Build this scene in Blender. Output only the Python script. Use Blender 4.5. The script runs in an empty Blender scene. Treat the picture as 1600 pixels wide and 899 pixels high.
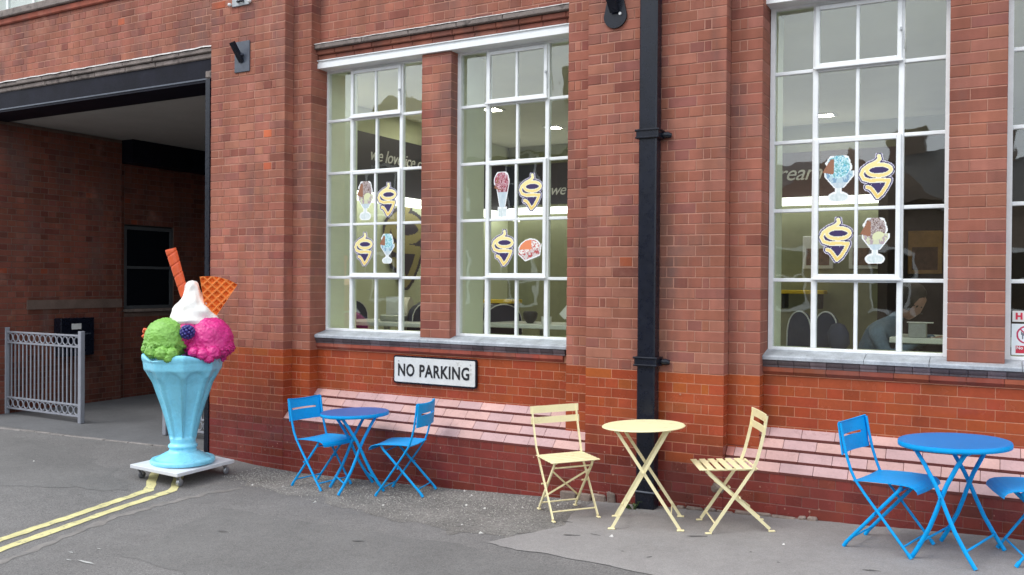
import bpy, math, random
from mathutils import Vector, Matrix, noise
random.seed(7)
R = math.radians
scene = bpy.context.scene
col = scene.collection

# ------------------------------------------------------------------ camera
HC = 1.751                                  # eye height
cam_d = bpy.data.cameras.new("camera"); cam = bpy.data.objects.new("camera", cam_d)
col.objects.link(cam); scene.camera = cam
cam_d.sensor_width = 36.0; cam_d.lens = 1370.0 / 1600.0 * 36.0
cam_d.clip_start = 0.05; cam_d.clip_end = 900
yaw, pitch, roll = 0.505604, 0.007200, 0.007564
fw = Vector((-math.sin(yaw) * math.cos(pitch), math.cos(yaw) * math.cos(pitch), -math.sin(pitch)))
rt = Vector((math.cos(yaw), math.sin(yaw), 0.0)); up = rt.cross(fw)
r2 = rt * math.cos(roll) + up * math.sin(roll); u2 = -rt * math.sin(roll) + up * math.cos(roll)
cam.matrix_world = Matrix(((r2.x, u2.x, -fw.x, 0.0), (r2.y, u2.y, -fw.y, -6.5415),
                           (r2.z, u2.z, -fw.z, HC), (0, 0, 0, 1)))

# ------------------------------------------------------------------ overcast sky, soft sun, exposure
SUN_EL, SUN_AZ = 52.0, 215.0                # compass azimuth: the sun stands behind the camera, a little left
world = bpy.data.worlds.new("World"); scene.world = world; world.use_nodes = True
wn, wl = world.node_tree.nodes, world.node_tree.links
wn.clear()
sky = wn.new("ShaderNodeTexSky"); sky.sky_type = 'NISHITA'; sky.sun_disc = False
sky.sun_elevation = R(SUN_EL); sky.sun_rotation = R(SUN_AZ)
sky.air_density = 1.0; sky.dust_density = 5.0; sky.ozone_density = 1.0; sky.altitude = 50
hsv = wn.new("ShaderNodeHueSaturation"); hsv.inputs['Saturation'].default_value = 0.22
cl = wn.new("ShaderNodeTexNoise"); cl.inputs['Scale'].default_value = 2.2; cl.inputs['Detail'].default_value = 5
cr = wn.new("ShaderNodeMapRange"); cr.inputs['From Min'].default_value = .3; cr.inputs['From Max'].default_value = .7
cr.inputs['To Min'].default_value = .78; cr.inputs['To Max'].default_value = 1.22
tc = wn.new("ShaderNodeTexCoord")
cloud = wn.new("ShaderNodeMix"); cloud.data_type = 'RGBA'; cloud.inputs[0].default_value = .72
cloud.inputs[7].default_value = (13.5, 14.6, 15.8, 1)          # the even cloud layer
mul = wn.new("ShaderNodeVectorMath"); mul.operation = 'SCALE'
bg = wn.new("ShaderNodeBackground"); bg.inputs['Strength'].default_value = 0.10
wo = wn.new("ShaderNodeOutputWorld")
wl.new(sky.outputs[0], hsv.inputs['Color']); wl.new(hsv.outputs[0], cloud.inputs[6])
wl.new(tc.outputs['Generated'], cl.inputs['Vector']); wl.new(cl.outputs[0], cr.inputs[0])
wl.new(cloud.outputs[2], mul.inputs[0]); wl.new(cr.outputs[0], mul.inputs['Scale'])
wl.new(mul.outputs[0], bg.inputs['Color']); wl.new(bg.outputs[0], wo.inputs['Surface'])
sd = bpy.data.lights.new("sun", 'SUN'); sd.energy = 0.9; sd.angle = R(25); sd.color = (1, .96, .9)
sun = bpy.data.objects.new("sun", sd); col.objects.link(sun)
az = R(SUN_AZ); el = R(SUN_EL)
sdir = Vector((math.sin(az) * math.cos(el), math.cos(az) * math.cos(el), math.sin(el)))
sun.rotation_euler = sdir.to_track_quat('Z', 'Y').to_euler()
vs = scene.view_settings
vs.view_transform = 'Standard'; vs.look = 'None'; vs.gamma = 1.0; vs.exposure = 0.62; vs.use_curve_mapping = False
scene.cycles.max_bounces = 8; scene.cycles.transparent_max_bounces = 16
scene.cycles.diffuse_bounces = 4; scene.cycles.glossy_bounces = 3
scene.cycles.sample_clamp_indirect = 6; scene.cycles.caustics_reflective = False; scene.cycles.caustics_refractive = False

# ------------------------------------------------------------------ materials
def s2l(c):
    return tuple(((x / 255) / 12.92 if x / 255 <= .04045 else ((x / 255 + .055) / 1.055) ** 2.4) for x in c)

def mat(name, c, rough=.6, var=.12, scale=6.0, bump=0.0, bscale=80.0, metal=0.0, coat=0.0, tint=False,
        spec=.5, streak=0.0, emit=None, estr=0.0, bump2=0.0, b2scale=4.0, rvar=0.0, speck=0.0, speckscale=180.0, speckcol=None, stain=None, stain_amt=1.0, bloom=False):
    m = bpy.data.materials.new(name); m.use_nodes = True
    n, l = m.node_tree.nodes, m.node_tree.links
    b = n['Principled BSDF']
    geo = n.new("ShaderNodeNewGeometry")
    def mk_noise(sc, det=4, vec=None, rough_=.55):
        t = n.new("ShaderNodeTexNoise"); t.inputs['Scale'].default_value = sc; t.inputs['Detail'].default_value = det
        t.inputs['Roughness'].default_value = rough_
        l.new(vec if vec is not None else geo.outputs['Position'], t.inputs['Vector']); return t
    if tint:
        a = n.new("ShaderNodeAttribute"); a.attribute_name = "tint"; src = a.outputs['Color']
    else:
        rgb = n.new("ShaderNodeRGB"); rgb.outputs[0].default_value = (*c, 1); src = rgb.outputs[0]
    def modulate(src, fac, lo, hi, f0=.3, f1=.7):
        mr = n.new("ShaderNodeMapRange"); mr.inputs['From Min'].default_value = f0; mr.inputs['From Max'].default_value = f1
        mr.inputs['To Min'].default_value = lo; mr.inputs['To Max'].default_value = hi
        l.new(fac, mr.inputs[0])
        v = n.new("ShaderNodeVectorMath"); v.operation = 'SCALE'; l.new(src, v.inputs[0]); l.new(mr.outputs[0], v.inputs['Scale'])
        return v.outputs[0]
    if var:
        src = modulate(src, mk_noise(scale, 6).outputs[0], 1 - var, 1 + var)
        src = modulate(src, mk_noise(scale * 9, 5).outputs[0], 1 - var * .6, 1 + var * .6)
    if streak:
        mp = n.new("ShaderNodeMapping"); mp.inputs['Scale'].default_value = (5.0, 5.0, .7)
        l.new(geo.outputs['Position'], mp.inputs['Vector'])
        src = modulate(src, mk_noise(1.0, 6, mp.outputs[0]).outputs[0], 1 - streak, 1 + streak * .6, .35, .62)
    if speck:
        vo = n.new("ShaderNodeTexVoronoi"); vo.inputs['Scale'].default_value = speckscale
        l.new(geo.outputs['Position'], vo.inputs['Vector'])
        sx = n.new("ShaderNodeSeparateColor"); l.new(vo.outputs['Color'], sx.inputs[0])
        src = modulate(src, sx.outputs[0], 1 - speck, 1 + speck, 0, 1)
    if stain:
        sc_, th, scol = stain
        mr = n.new("ShaderNodeMapRange"); mr.inputs['From Min'].default_value = th; mr.inputs['From Max'].default_value = th + .12
        mr.inputs['To Max'].default_value = stain_amt
        l.new(mk_noise(sc_, 7, None, .62).outputs[0], mr.inputs[0])
        mx = n.new("ShaderNodeMix"); mx.data_type = 'RGBA'; mx.inputs[7].default_value = (*scol, 1)
        l.new(mr.outputs[0], mx.inputs[0]); l.new(src, mx.inputs[6]); src = mx.outputs[2]
    if bloom:                                # soot and damp stains, in patches of their own
        mp = n.new("ShaderNodeMapping"); mp.inputs['Scale'].default_value = (2.6, 2.6, .9); mp.inputs['Location'].default_value = (3.3, 1.1, 7.7)
        l.new(geo.outputs['Position'], mp.inputs['Vector'])
        mr = n.new("ShaderNodeMapRange"); mr.inputs['From Min'].default_value = .52; mr.inputs['From Max'].default_value = .72; mr.inputs['To Max'].default_value = .72
        l.new(mk_noise(.9, 7, mp.outputs[0], .6).outputs[0], mr.inputs[0])
        mx = n.new("ShaderNodeMix"); mx.data_type = 'RGBA'; mx.inputs[7].default_value = (.13, .085, .078, 1)
        l.new(mr.outputs[0], mx.inputs[0]); l.new(src, mx.inputs[6]); src = mx.outputs[2]
    l.new(src, b.inputs['Base Color'])
    b.inputs['Roughness'].default_value = rough; b.inputs['Metallic'].default_value = metal
    b.inputs['Coat Weight'].default_value = coat; b.inputs['Coat Roughness'].default_value = .12
    b.inputs['Specular IOR Level'].default_value = spec
    if rvar:
        mr = n.new("ShaderNodeMapRange"); mr.inputs['From Min'].default_value = .3; mr.inputs['From Max'].default_value = .7
        mr.inputs['To Min'].default_value = max(.03, rough - rvar); mr.inputs['To Max'].default_value = min(1, rough + rvar)
        l.new(mk_noise(scale * 2.5, 5).outputs[0], mr.inputs[0]); l.new(mr.outputs[0], b.inputs['Roughness'])
    last = None
    if bump:
        bp = n.new("ShaderNodeBump"); bp.inputs['Strength'].default_value = bump; bp.inputs['Distance'].default_value = .004
        l.new(mk_noise(bscale, 6, None, .65).outputs[0], bp.inputs['Height']); last = bp
    if bump2:
        bp = n.new("ShaderNodeBump"); bp.inputs['Strength'].default_value = bump2; bp.inputs['Distance'].default_value = .02
        l.new(mk_noise(b2scale, 4).outputs[0], bp.inputs['Height'])
        if last: l.new(last.outputs[0], bp.inputs['Normal'])
        last = bp
    if last: l.new(last.outputs[0], b.inputs['Normal'])
    if emit:
        b.inputs['Emission Color'].default_value = (*emit, 1); b.inputs['Emission Strength'].default_value = estr
    return m

M = {}
M['brick'] = mat('weathered_brick', (1, 1, 1), .88, .17, .8, .6, 90, tint=True, streak=.19, spec=.3, stain=(1.3, .60, (.42, .215, .165)), stain_amt=.5, bloom=True)
M['glazed'] = mat('glazed_brick', (1, 1, 1), .22, .10, 4, .12, 30, tint=True, streak=.10, rvar=.10, bump2=.03, b2scale=9)
M['tile'] = mat('plinth_tile', (1, 1, 1), .33, .10, 6, .2, 60, tint=True, rvar=.1, stain=(7, .66, (.30, .17, .15)))
M['mortar'] = mat('lime_mortar', (.41, .205, .15), .95, .15, 6, .6, 120)
M['mortar_low'] = mat('dirty_pointing', (.24, .105, .085), .9, .2, 8, .3, 120)
M['mortar_fine'] = mat('fine_mortar', (.46, .20, .12), .9, .2, 8, .3, 120)
M['slate'] = mat('slate_sill', (.34, .365, .40), .55, .25, 9, .4, 60, stain=(6, .62, (.16, .17, .19)))
M['sillbrick'] = mat('sill_brick', (1, 1, 1), .5, .25, 9, .4, 70, tint=True)
M['stone'] = mat('weathered_stone', (.20, .165, .15), .9, .3, 7, .8, 50, stain=(9, .55, (.08, .065, .06)))
M['lead'] = mat('pale_flashing', (.52, .49, .48), .7, .25, 20, .4, 60, stain=(14, .55, (.25, .22, .2)))
M['white'] = mat('white_paint', (.79, .81, .82), .45, .05, 9, .15, 60, stain=(13, .74, (.5, .48, .44)))
M['black'] = mat('black_gloss_paint', (.006, .008, .016), .30, .2, 8, .1, 40, rvar=.08, spec=.35)
M['blacksteel'] = mat('black_beam_paint', (.009, .009, .016), .55, .3, 5, .3, 30, stain=(5, .64, (.02, .02, .03)), spec=.12)
M['ceiling'] = mat('passage_ceiling', (.42, .40, .37), .9, .06, 2, .1, 30)
M['asphalt'] = mat('worn_asphalt', (.156, .149, .146), .9, .11, .9, .9, 140, speck=.34, speckscale=150, bump2=.25, b2scale=3, stain=(1.6, .60, (.132, .126, .124)))
M['asphalt_dark'] = mat('smooth_asphalt', (.140, .135, .132), .88, .12, 1.5, .7, 150, speck=.26, speckscale=170)
M['coarse'] = mat('coarse_asphalt', (.168, .158, .148), .95, .20, 3, 1.0, 90, speck=.4, speckscale=110, bump2=.6, b2scale=28)
M['pale_asphalt'] = mat('pale_pavement', (.245, .232, .227), .85, .10, 1.6, .5, 150, speck=.16, speckscale=190, stain=(3.5, .66, (.15, .145, .145)))
M['passfloor'] = mat('passage_asphalt', (.13, .13, .135), .9, .12, 2, .5, 150, speck=.15)
M['sett'] = mat('kerb_sett', (.235, .215, .205), .9, .25, 8, .6, 70)
M['strip'] = mat('trench_repair', (.20, .185, .175), .95, .2, 7, .7, 90, stain=(9, .52, (.165, .158, .155)))
M['seam'] = mat('bitumen_seam', (.105, .10, .098), .8, .2, 8, .4, 70)
M['yellowline'] = mat('yellow_road_paint', (.60, .55, .27), .85, .15, 9, .6, 120, stain=(15, .56, (.21, .195, .16)), stain_amt=.85)
M['whitemark'] = mat('white_splash', (.40, .40, .39), .85, .2, 20)
M['blue'] = mat('blue_powder_coat', (.0, .33, .76), .5, .07, 5, .04, 80, spec=.25, stain=(24, .70, (.10, .16, .22)), stain_amt=.6)
M['blue_top'] = mat('blue_table_top', (.008, .185, .53), .42, .06, 3, 0, 80, spec=.4)
M['violet_top'] = mat('violet_blue_table_top', (.030, .125, .40), .40, .06, 3, 0, 80, spec=.4)
M['cream'] = mat('cream_powder_coat', (.84, .75, .45), .55, .04, 9, .05, 80, stain=(13, .60, (.62, .42, .22)), stain_amt=.75)
M['signwhite'] = mat('enamel_sign', (.66, .67, .66), .4, .08, 9, .15, 60, stain=(15, .62, (.38, .37, .34)))
M['signblack'] = mat('black_lettering', (.015, .015, .017), .45, .1)
M['skyblue'] = mat('pale_blue_gelcoat', (.24, .67, .88), .30, .09, 3.5, .15, 30, streak=.10, rvar=.08)
M['green'] = mat('lime_green_paint', (.20, .44, .075), .5, .10, 12, .25, 60)
M['pink'] = mat('magenta_paint', (.62, .025, .22), .42, .12, 14, .25, 60)
M['creamwhite'] = mat('white_cream_paint', (.86, .84, .80), .45, .04, 8, .15, 40)
M['orange'] = mat('orange_wafer_paint', (.80, .13, .045), .45, .08, 8, .15, 40)
M['waffle'] = mat('waffle_paint', (.85, .235, .045), .5, .10, 9, .15, 40)
M['berry'] = mat('berry_paint', (.035, .03, .20), .3, .15, 20)
M['nugget'] = mat('yellow_nugget_paint', (.75, .42, .03), .5, .1, 20)
M['board'] = mat('white_board', (.66, .68, .72), .5, .06, 8, .1, 60)
M['castor'] = mat('castor_steel', (.42, .43, .46), .35, .1, 20, metal=.6)
M['rubber'] = mat('grey_rubber', (.10, .10, .11), .6, .1, 20)
M['gate'] = mat('silver_gate_paint', (.27, .28, .32), .5, .08, 9, .1, 60)
M['darkframe'] = mat('grey_passage_frame', (.085, .09, .095), .5, .1)
M['blind'] = mat('black_window_glass', (.006, .008, .012), .08, 0, spec=.5)
M['plate'] = mat('steel_plate_paint', (.065, .075, .10), .4, .25, 12, .2, 60, stain=(18, .68, (.2, .16, .14)))
M['plate_grey'] = mat('galvanised_plate', (.38, .40, .42), .5, .2, 14, .2, 60)
M['mould'] = mat('white_rosette', (.7, .7, .7), .5)
M['concrete'] = mat('old_concrete', (.225, .175, .15), .95, .3, 8, .9, 50, bump2=.5, b2scale=18)
M['weed'] = mat('weed_leaf', (.07, .11, .035), .7, .3, 30)
M['chips'] = mat('stone_chip', (.33, .31, .29), .9, .5, 40)
M['litter'] = mat('pale_litter', (.62, .60, .57), .8, .2, 40)
# interior
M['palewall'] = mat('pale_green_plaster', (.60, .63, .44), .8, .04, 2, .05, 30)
M['backwall'] = mat('shaded_green_plaster', (.26, .27, .17), .8, .10, 1.2, .05, 30)  # pale wall plaster again, with the back wall's dimness put into its colour
M['backdrop'] = mat('dark_backdrop_paint', (.045, .030, .024), .6, .2, 3)  # for the added backdrop that darkens the right of the room
M['reveal'] = mat('lit_reveal_plaster', (.80, .86, .70), .8, .03, 2, .05, 30)  # pale green wall plaster, with the window light put into its colour
M['olive'] = mat('olive_ceiling', (.50, .49, .36), .9, .05, 2)
M['darkband'] = mat('dark_feature_wall', (.018, .018, .026), .5, .1)
M['brownband'] = mat('brown_feature_wall', (.045, .018, .016), .5, .1)
M['script'] = mat('white_script', (.50, .50, .48), .5, 0)
M['cove'] = mat('lit_cove', (.9, .92, .85), .6, 0, emit=(1, 1, .93), estr=2.0)
M['downlight'] = mat('lit_downlight', (1, 1, 1), .6, 0, emit=(1, .93, .75), estr=50)
M['floorin'] = mat('cafe_floor', (.22, .18, .14), .5, .1)
M['navy'] = mat('navy_upholstery', (.020, .025, .055), .6, .1)
M['piping'] = mat('white_piping', (.6, .6, .6), .6, 0)
M['whiteseat'] = mat('white_upholstery', (.62, .60, .52), .6, .05)
M['tabletop'] = mat('pale_table_top', (.66, .68, .64), .4, .05)
M['yellowin'] = mat('yellow_shelf', (.78, .55, .03), .5, .05)
M['darkin'] = mat('dark_cafe_trim', (.03, .028, .028), .5, .1)
M['steelin'] = mat('brushed_steel', (.5, .52, .52), .3, .1, metal=.8)
M['paper'] = mat('white_paper', (.7, .7, .68), .8, .05)
M['picture'] = mat('brown_picture', (.16, .08, .045), .6, .4, 14)
M['ochrepanel'] = mat('ochre_panel', (.50, .27, .08), .6, .2, 9)
M['jacket'] = mat('grey_blue_jacket', (.10, .15, .21), .8, .25, 7, .3, 30)
M['skin'] = mat('skin', (.33, .18, .14), .55, .06)
M['hair'] = mat('dark_hair', (.025, .018, .014), .6, .3, 30)
M['trousers'] = mat('dark_trousers', (.03, .035, .05), .8, .1)
M['roofdark'] = mat('slate_roof', (.05, .05, .055), .7, .2, 3)
M['farbrick'] = mat('far_brick', (.10, .065, .055), .9, .2, 1.2)
M['farstone'] = mat('far_stone', (.22, .17, .14), .9, .2, 1.2)

def glass_mat(name, f0=.045, dirt=.015):
    m = bpy.data.materials.new(name); m.use_nodes = True
    n, l = m.node_tree.nodes, m.node_tree.links; n.clear()
    out = n.new("ShaderNodeOutputMaterial"); mix = n.new("ShaderNodeMixShader")
    tr = n.new("ShaderNodeBsdfTransparent"); tr.inputs[0].default_value = (.96, .985, .97, 1)
    gl = n.new("ShaderNodeBsdfGlossy"); gl.inputs['Roughness'].default_value = .012
    geo = n.new("ShaderNodeNewGeometry")
    no = n.new("ShaderNodeTexNoise"); no.inputs['Scale'].default_value = 3.0
    bp = n.new("ShaderNodeBump"); bp.inputs['Strength'].default_value = .05; bp.inputs['Distance'].default_value = .03
    l.new(geo.outputs['Position'], no.inputs['Vector']); l.new(no.outputs[0], bp.inputs['Height']); l.new(bp.outputs[0], gl.inputs['Normal'])
    dt = n.new("ShaderNodeVectorMath"); dt.operation = 'DOT_PRODUCT'
    l.new(geo.outputs['Incoming'], dt.inputs[0]); l.new(geo.outputs['Normal'], dt.inputs[1])
    ab = n.new("ShaderNodeMath"); ab.operation = 'ABSOLUTE'; l.new(dt.outputs['Value'], ab.inputs[0])
    om = n.new("ShaderNodeMath"); om.operation = 'SUBTRACT'; om.inputs[0].default_value = 1; l.new(ab.outputs[0], om.inputs[1])
    pw = n.new("ShaderNodeMath"); pw.operation = 'POWER'; pw.inputs[1].default_value = 5; l.new(om.outputs[0], pw.inputs[0])
    ma = n.new("ShaderNodeMath"); ma.operation = 'MULTIPLY_ADD'; ma.inputs[1].default_value = 1 - f0; ma.inputs[2].default_value = f0
    l.new(pw.outputs[0], ma.inputs[0])
    l.new(ma.outputs[0], mix.inputs[0]); l.new(tr.outputs[0], mix.inputs[1]); l.new(gl.outputs[0], mix.inputs[2])
    l.new(mix.outputs[0], out.inputs['Surface'])
    return m
M['glass'] = glass_mat('window_glass', .11)

def print_mat(name, rough=.5):
    m = bpy.data.materials.new(name); m.use_nodes = True
    n, l = m.node_tree.nodes, m.node_tree.links
    a = n.new("ShaderNodeAttribute"); a.attribute_name = "tint"
    l.new(a.outputs['Color'], n['Principled BSDF'].inputs['Base Color'])
    n['Principled BSDF'].inputs['Roughness'].default_value = rough
    return m
M['print'] = print_mat('printed_vinyl')

# ------------------------------------------------------------------ mesh builder
class MB:
    def __init__(s): s.v = []; s.f = []; s.t = []; s.sm = []; s.mi = []
    def add(s, vs_, fs_, tint=None, smooth=False, mi=0):
        o = len(s.v); s.v.extend([tuple(p) for p in vs_])
        for f in fs_:
            s.f.append([i + o for i in f]); s.t.append(tint); s.sm.append(smooth); s.mi.append(mi)
        return s
    def box(s, x0, x1, y0, y1, z0, z1, tint=None, c=0.0, mi=0):
        """box; c > 0 cuts back the edges of the -y face"""
        if c:
            v = [(x0 + c, y0, z0 + c), (x1 - c, y0, z0 + c), (x1 - c, y0, z1 - c), (x0 + c, y0, z1 - c),
                 (x0, y0 + c, z0), (x1, y0 + c, z0), (x1, y0 + c, z1), (x0, y0 + c, z1),
                 (x0, y1, z0), (x1, y1, z0), (x1, y1, z1), (x0, y1, z1)]
            f = [(0, 1, 2, 3), (4, 5, 1, 0), (5, 6, 2, 1), (6, 7, 3, 2), (7, 4, 0, 3),
                 (8, 9, 5, 4), (9, 10, 6, 5), (10, 11, 7, 6), (11, 8, 4, 7), (11, 10, 9, 8)]
        else:
            v = [(x0, y0, z0), (x1, y0, z0), (x1, y1, z0), (x0, y1, z0), (x0, y0, z1), (x1, y0, z1), (x1, y1, z1), (x0, y1, z1)]
            f = [(3, 2, 1, 0), (4, 5, 6, 7), (0, 1, 5, 4), (1, 2, 6, 5), (2, 3, 7, 6), (3, 0, 4, 7)]
        return s.add(v, f, tint, mi=mi)
    def rbox(s, x0, x1, y0, y1, z0, z1, c=.004, tint=None, mi=0):
        """box with all edges chamfered"""
        xs, ys, zs = (x0, x1), (y0, y1), (z0, z1)
        v = []; idx = {}
        for i in (0, 1):
            for j in (0, 1):
                for k in (0, 1):
                    p = (xs[i], ys[j], zs[k]); d = (c if i == 0 else -c, c if j == 0 else -c, c if k == 0 else -c)
                    for a in range(3):
                        q = [p[b] + (d[b] if b != a else 0) for b in range(3)]
                        idx[(i, j, k, a)] = len(v); v.append(tuple(q))
        f = []
        for a in range(3):
            b, c2 = (a + 1) % 3, (a + 2) % 3
            for sgn in (0, 1):
                def K(bb, cc):
                    t = [0, 0, 0]; t[a] = sgn; t[b] = bb; t[c2] = cc; return idx[(*t, a)]
                q = [K(0, 0), K(1, 0), K(1, 1), K(0, 1)]
                f.append(q if sgn else q[::-1])
        for a in range(3):
            b, c2 = (a + 1) % 3, (a + 2) % 3
            for bb in (0, 1):
                for cc in (0, 1):
                    def K(aa, n_):
                        t = [0, 0, 0]; t[a] = aa; t[b] = bb; t[c2] = cc; return idx[(*t, n_)]
                    q = [K(0, b), K(1, b), K(1, c2), K(0, c2)]
                    f.append(q if (bb ^ cc) else q[::-1])
        for i in (0, 1):
            for j in (0, 1):
                for k in (0, 1):
                    q = [idx[(i, j, k, a)] for a in range(3)]
                    f.append(q if (i + j + k) % 2 else q[::-1])
        return s.add(v, f, tint, mi=mi)
    def tube(s, pts, r, n=8, tint=None, closed=False, sq=1.0, cap=True, mi=0):
        pts = [Vector(p) for p in pts]; N = len(pts)
        rs = r if isinstance(r, (list, tuple)) else [r] * N
        if closed: tg = [(pts[(i + 1) % N] - pts[i - 1]).normalized() for i in range(N)]
        else: tg = [(pts[min(i + 1, N - 1)] - pts[max(i - 1, 0)]).normalized() for i in range(N)]
        ref = Vector((0, 0, 1)) if abs(tg[0].z) < .9 else Vector((0, 1, 0))
        nn = (ref - tg[0] * ref.dot(tg[0])).normalized()
        v = []
        for i in range(N):
            nn = (nn - tg[i] * nn.dot(tg[i])).normalized(); bb = tg[i].cross(nn)
            for k in range(n):
                a = 2 * math.pi * k / n
                v.append(pts[i] + nn * (math.cos(a) * rs[i]) + bb * (math.sin(a) * rs[i] * sq))
        f = []
        for i in range(N if closed else N - 1):
            j = (i + 1) % N
            for k in range(n):
                f.append((i * n + k, i * n + (k + 1) % n, j * n + (k + 1) % n, j * n + k))
        s.add(v, f, tint, smooth=True, mi=mi)
        if cap and not closed:
            s.add(v[:n], [tuple(range(n))[::-1]], tint, mi=mi); s.add(v[-n:], [tuple(range(n))], tint, mi=mi)
        return s
    def bar(s, pts, side, w, t, tint=None, mi=0):
        """flat bar along pts; w measured along 'side', t across it"""
        pts = [Vector(p) for p in pts]; N = len(pts); side = Vector(side).normalized(); v = []
        for i in range(N):
            tg = (pts[min(i + 1, N - 1)] - pts[max(i - 1, 0)]).normalized()
            nn = tg.cross(side).normalized()
            for a, b in ((-1, -1), (1, -1), (1, 1), (-1, 1)):
                v.append(pts[i] + side * (a * w / 2) + nn * (b * t / 2))
        f = [(3, 2, 1, 0), tuple(4 * (N - 1) + k for k in range(4))]
        for i in range(N - 1):
            for k in range(4): f.append((i * 4 + k, i * 4 + (k + 1) % 4, i * 4 + 4 + (k + 1) % 4, i * 4 + 4 + k))
        return s.add(v, f, tint, mi=mi)
    def lathe(s, prof, n=32, cx=0, cy=0, tint=None, fn=None, smooth=True, mi=0, capb=True, capt=True):
        v = []
        for (r, z) in prof:
            for k in range(n):
                a = 2 * math.pi * k / n
                rr, zz = (fn(a, r, z) if fn else (r, z))
                v.append((cx + math.cos(a) * rr, cy + math.sin(a) * rr, zz))
        f = []
        for i in range(len(prof) - 1):
            for k in range(n): f.append((i * n + k, i * n + (k + 1) % n, (i + 1) * n + (k + 1) % n, (i + 1) * n + k))
        s.add(v, f, tint, smooth=smooth, mi=mi)
        if capb: s.add(v[:n], [tuple(range(n))[::-1]], tint, mi=mi)
        if capt: s.add(v[-n:], [tuple(range(n))], tint, mi=mi)
        return s
    def prism(s, poly, z0, z1, tint=None, mi=0):
        n = len(poly); v = [(x, y, z0) for x, y in poly] + [(x, y, z1) for x, y in poly]
        f = [tuple(range(n))[::-1], tuple(range(n, 2 * n))] + [(i, (i + 1) % n, n + (i + 1) % n, n + i) for i in range(n)]
        return s.add(v, f, tint, mi=mi)
    def xform(s, mtx):
        s.v = [tuple(mtx @ Vector(p)) for p in s.v]; return s
    def mesh(s, name, m, extra=()):
        me = bpy.data.meshes.new(name); me.from_pydata(s.v, [], s.f)
        if m: me.materials.append(m)
        for e in extra: me.materials.append(e)
        me.polygons.foreach_set('use_smooth', s.sm)
        if any(s.mi): me.polygons.foreach_set('material_index', s.mi)
        if any(t is not None for t in s.t):
            at = me.color_attributes.new(name="tint", type='FLOAT_COLOR', domain='CORNER')
            buf = []
            for f, t in zip(s.f, s.t):
                c = (*(t or (1, 1, 1)), 1.0); buf.extend(c * len(f))
            at.data.foreach_set('color', buf)
        me.update(); return me
    def build(s, name, m, parent=None, extra=(), loc=None):
        o = bpy.data.objects.new(name, s.mesh(name, m, extra)); col.objects.link(o)
        if parent: o.parent = parent
        if loc: o.location = loc
        return o

def tag(o, label=None, cat=None, group=None, kind=None):
    if label: o['label'] = label
    if cat: o['category'] = cat
    if group: o['group'] = group
    if kind: o['kind'] = kind
    return o
def thing(name, label, cat, loc=(0, 0, 0), rz=0.0, group=None, slope=0.0):
    o = bpy.data.objects.new(name, None); col.objects.link(o)
    o.matrix_world = Matrix.Translation(loc) @ Matrix.Rotation(-math.atan(slope), 4, 'Y') @ Matrix.Rotation(rz, 4, 'Z')
    o.empty_display_size = .2
    return tag(o, label, cat, group)
def inst(src, parent, loc=(0, 0, 0), rz=0.0, name=None):
    o = src.copy(); col.objects.link(o); o.parent = parent; o.location = loc; o.rotation_euler = (0, 0, rz); return o
def copy_tree(o, parent=None):
    c = o.copy(); col.objects.link(c); c.parent = parent
    for ch in list(o.children): copy_tree(ch, c)
    return c
def lerp(a, b, t): return a + (b - a) * t
def interp(x, X, Z):
    if x <= X[0]: return Z[0]
    for i in range(len(X) - 1):
        if x <= X[i + 1]: return lerp(Z[i], Z[i + 1], (x - X[i]) / (X[i + 1] - X[i]))
    return Z[-1]

# ------------------------------------------------------------------ ground
GX = [-11, -7.3, -6.6, -6.0, -4.3, -3.5, -2.4, 0, 3, 12]
GZ_ = [-.08, -.09, -.14, -.155, -.10, -.06, -.005, .10, .20, .35]
def gz(x, y=0): return interp(x, GX, GZ_)
def gslope(x): return (gz(x + .35) - gz(x - .35)) / .7

def sheet(name, poly, dz, m, step=.05, jag=0.0, kind='structure', label=None, cat=None):
    """flat sheet following the ground inside a convex or simple polygon"""
    import bmesh
    bm = bmesh.new()
    pts = []
    n = len(poly)
    for i in range(n):
        a = Vector(poly[i]); b = Vector(poly[(i + 1) % n]); L = (b - a).length; k = max(1, int(L / step))
        for j in range(k):
            p = a.lerp(b, j / k)
            if jag: p = p + Vector((noise.fractal(Vector((p.x * 3, p.y * 3, 1)), .6, 2.2, 4), noise.fractal(Vector((p.x * 3, p.y * 3, 9)), .6, 2.2, 4))) * jag
            pts.append(p)
    vs_ = [bm.verts.new((p.x, p.y, 0)) for p in pts]
    bm.faces.new(vs_)
    xs = [p.x for p in pts]
    for gx in [x for x in GX if min(xs) < x < max(xs)]:
        g = bm.verts[:] + bm.edges[:] + bm.faces[:]
        bmesh.ops.bisect_plane(bm, geom=g, plane_co=(gx, 0, 0), plane_no=(1, 0, 0), dist=1e-5)
    bmesh.ops.triangulate(bm, faces=bm.faces[:])
    for v in bm.verts: v.co.z = gz(v.co.x) + dz
    me = bpy.data.meshes.new(name); bm.normal_update()
    for f in bm.faces:
        if f.normal.z < 0: f.normal_flip()
    bm.to_mesh(me); bm.free(); me.materials.append(m)
    o = bpy.data.objects.new(name, me); col.objects.link(o)
    return tag(o, label, cat, kind=kind)

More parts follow.
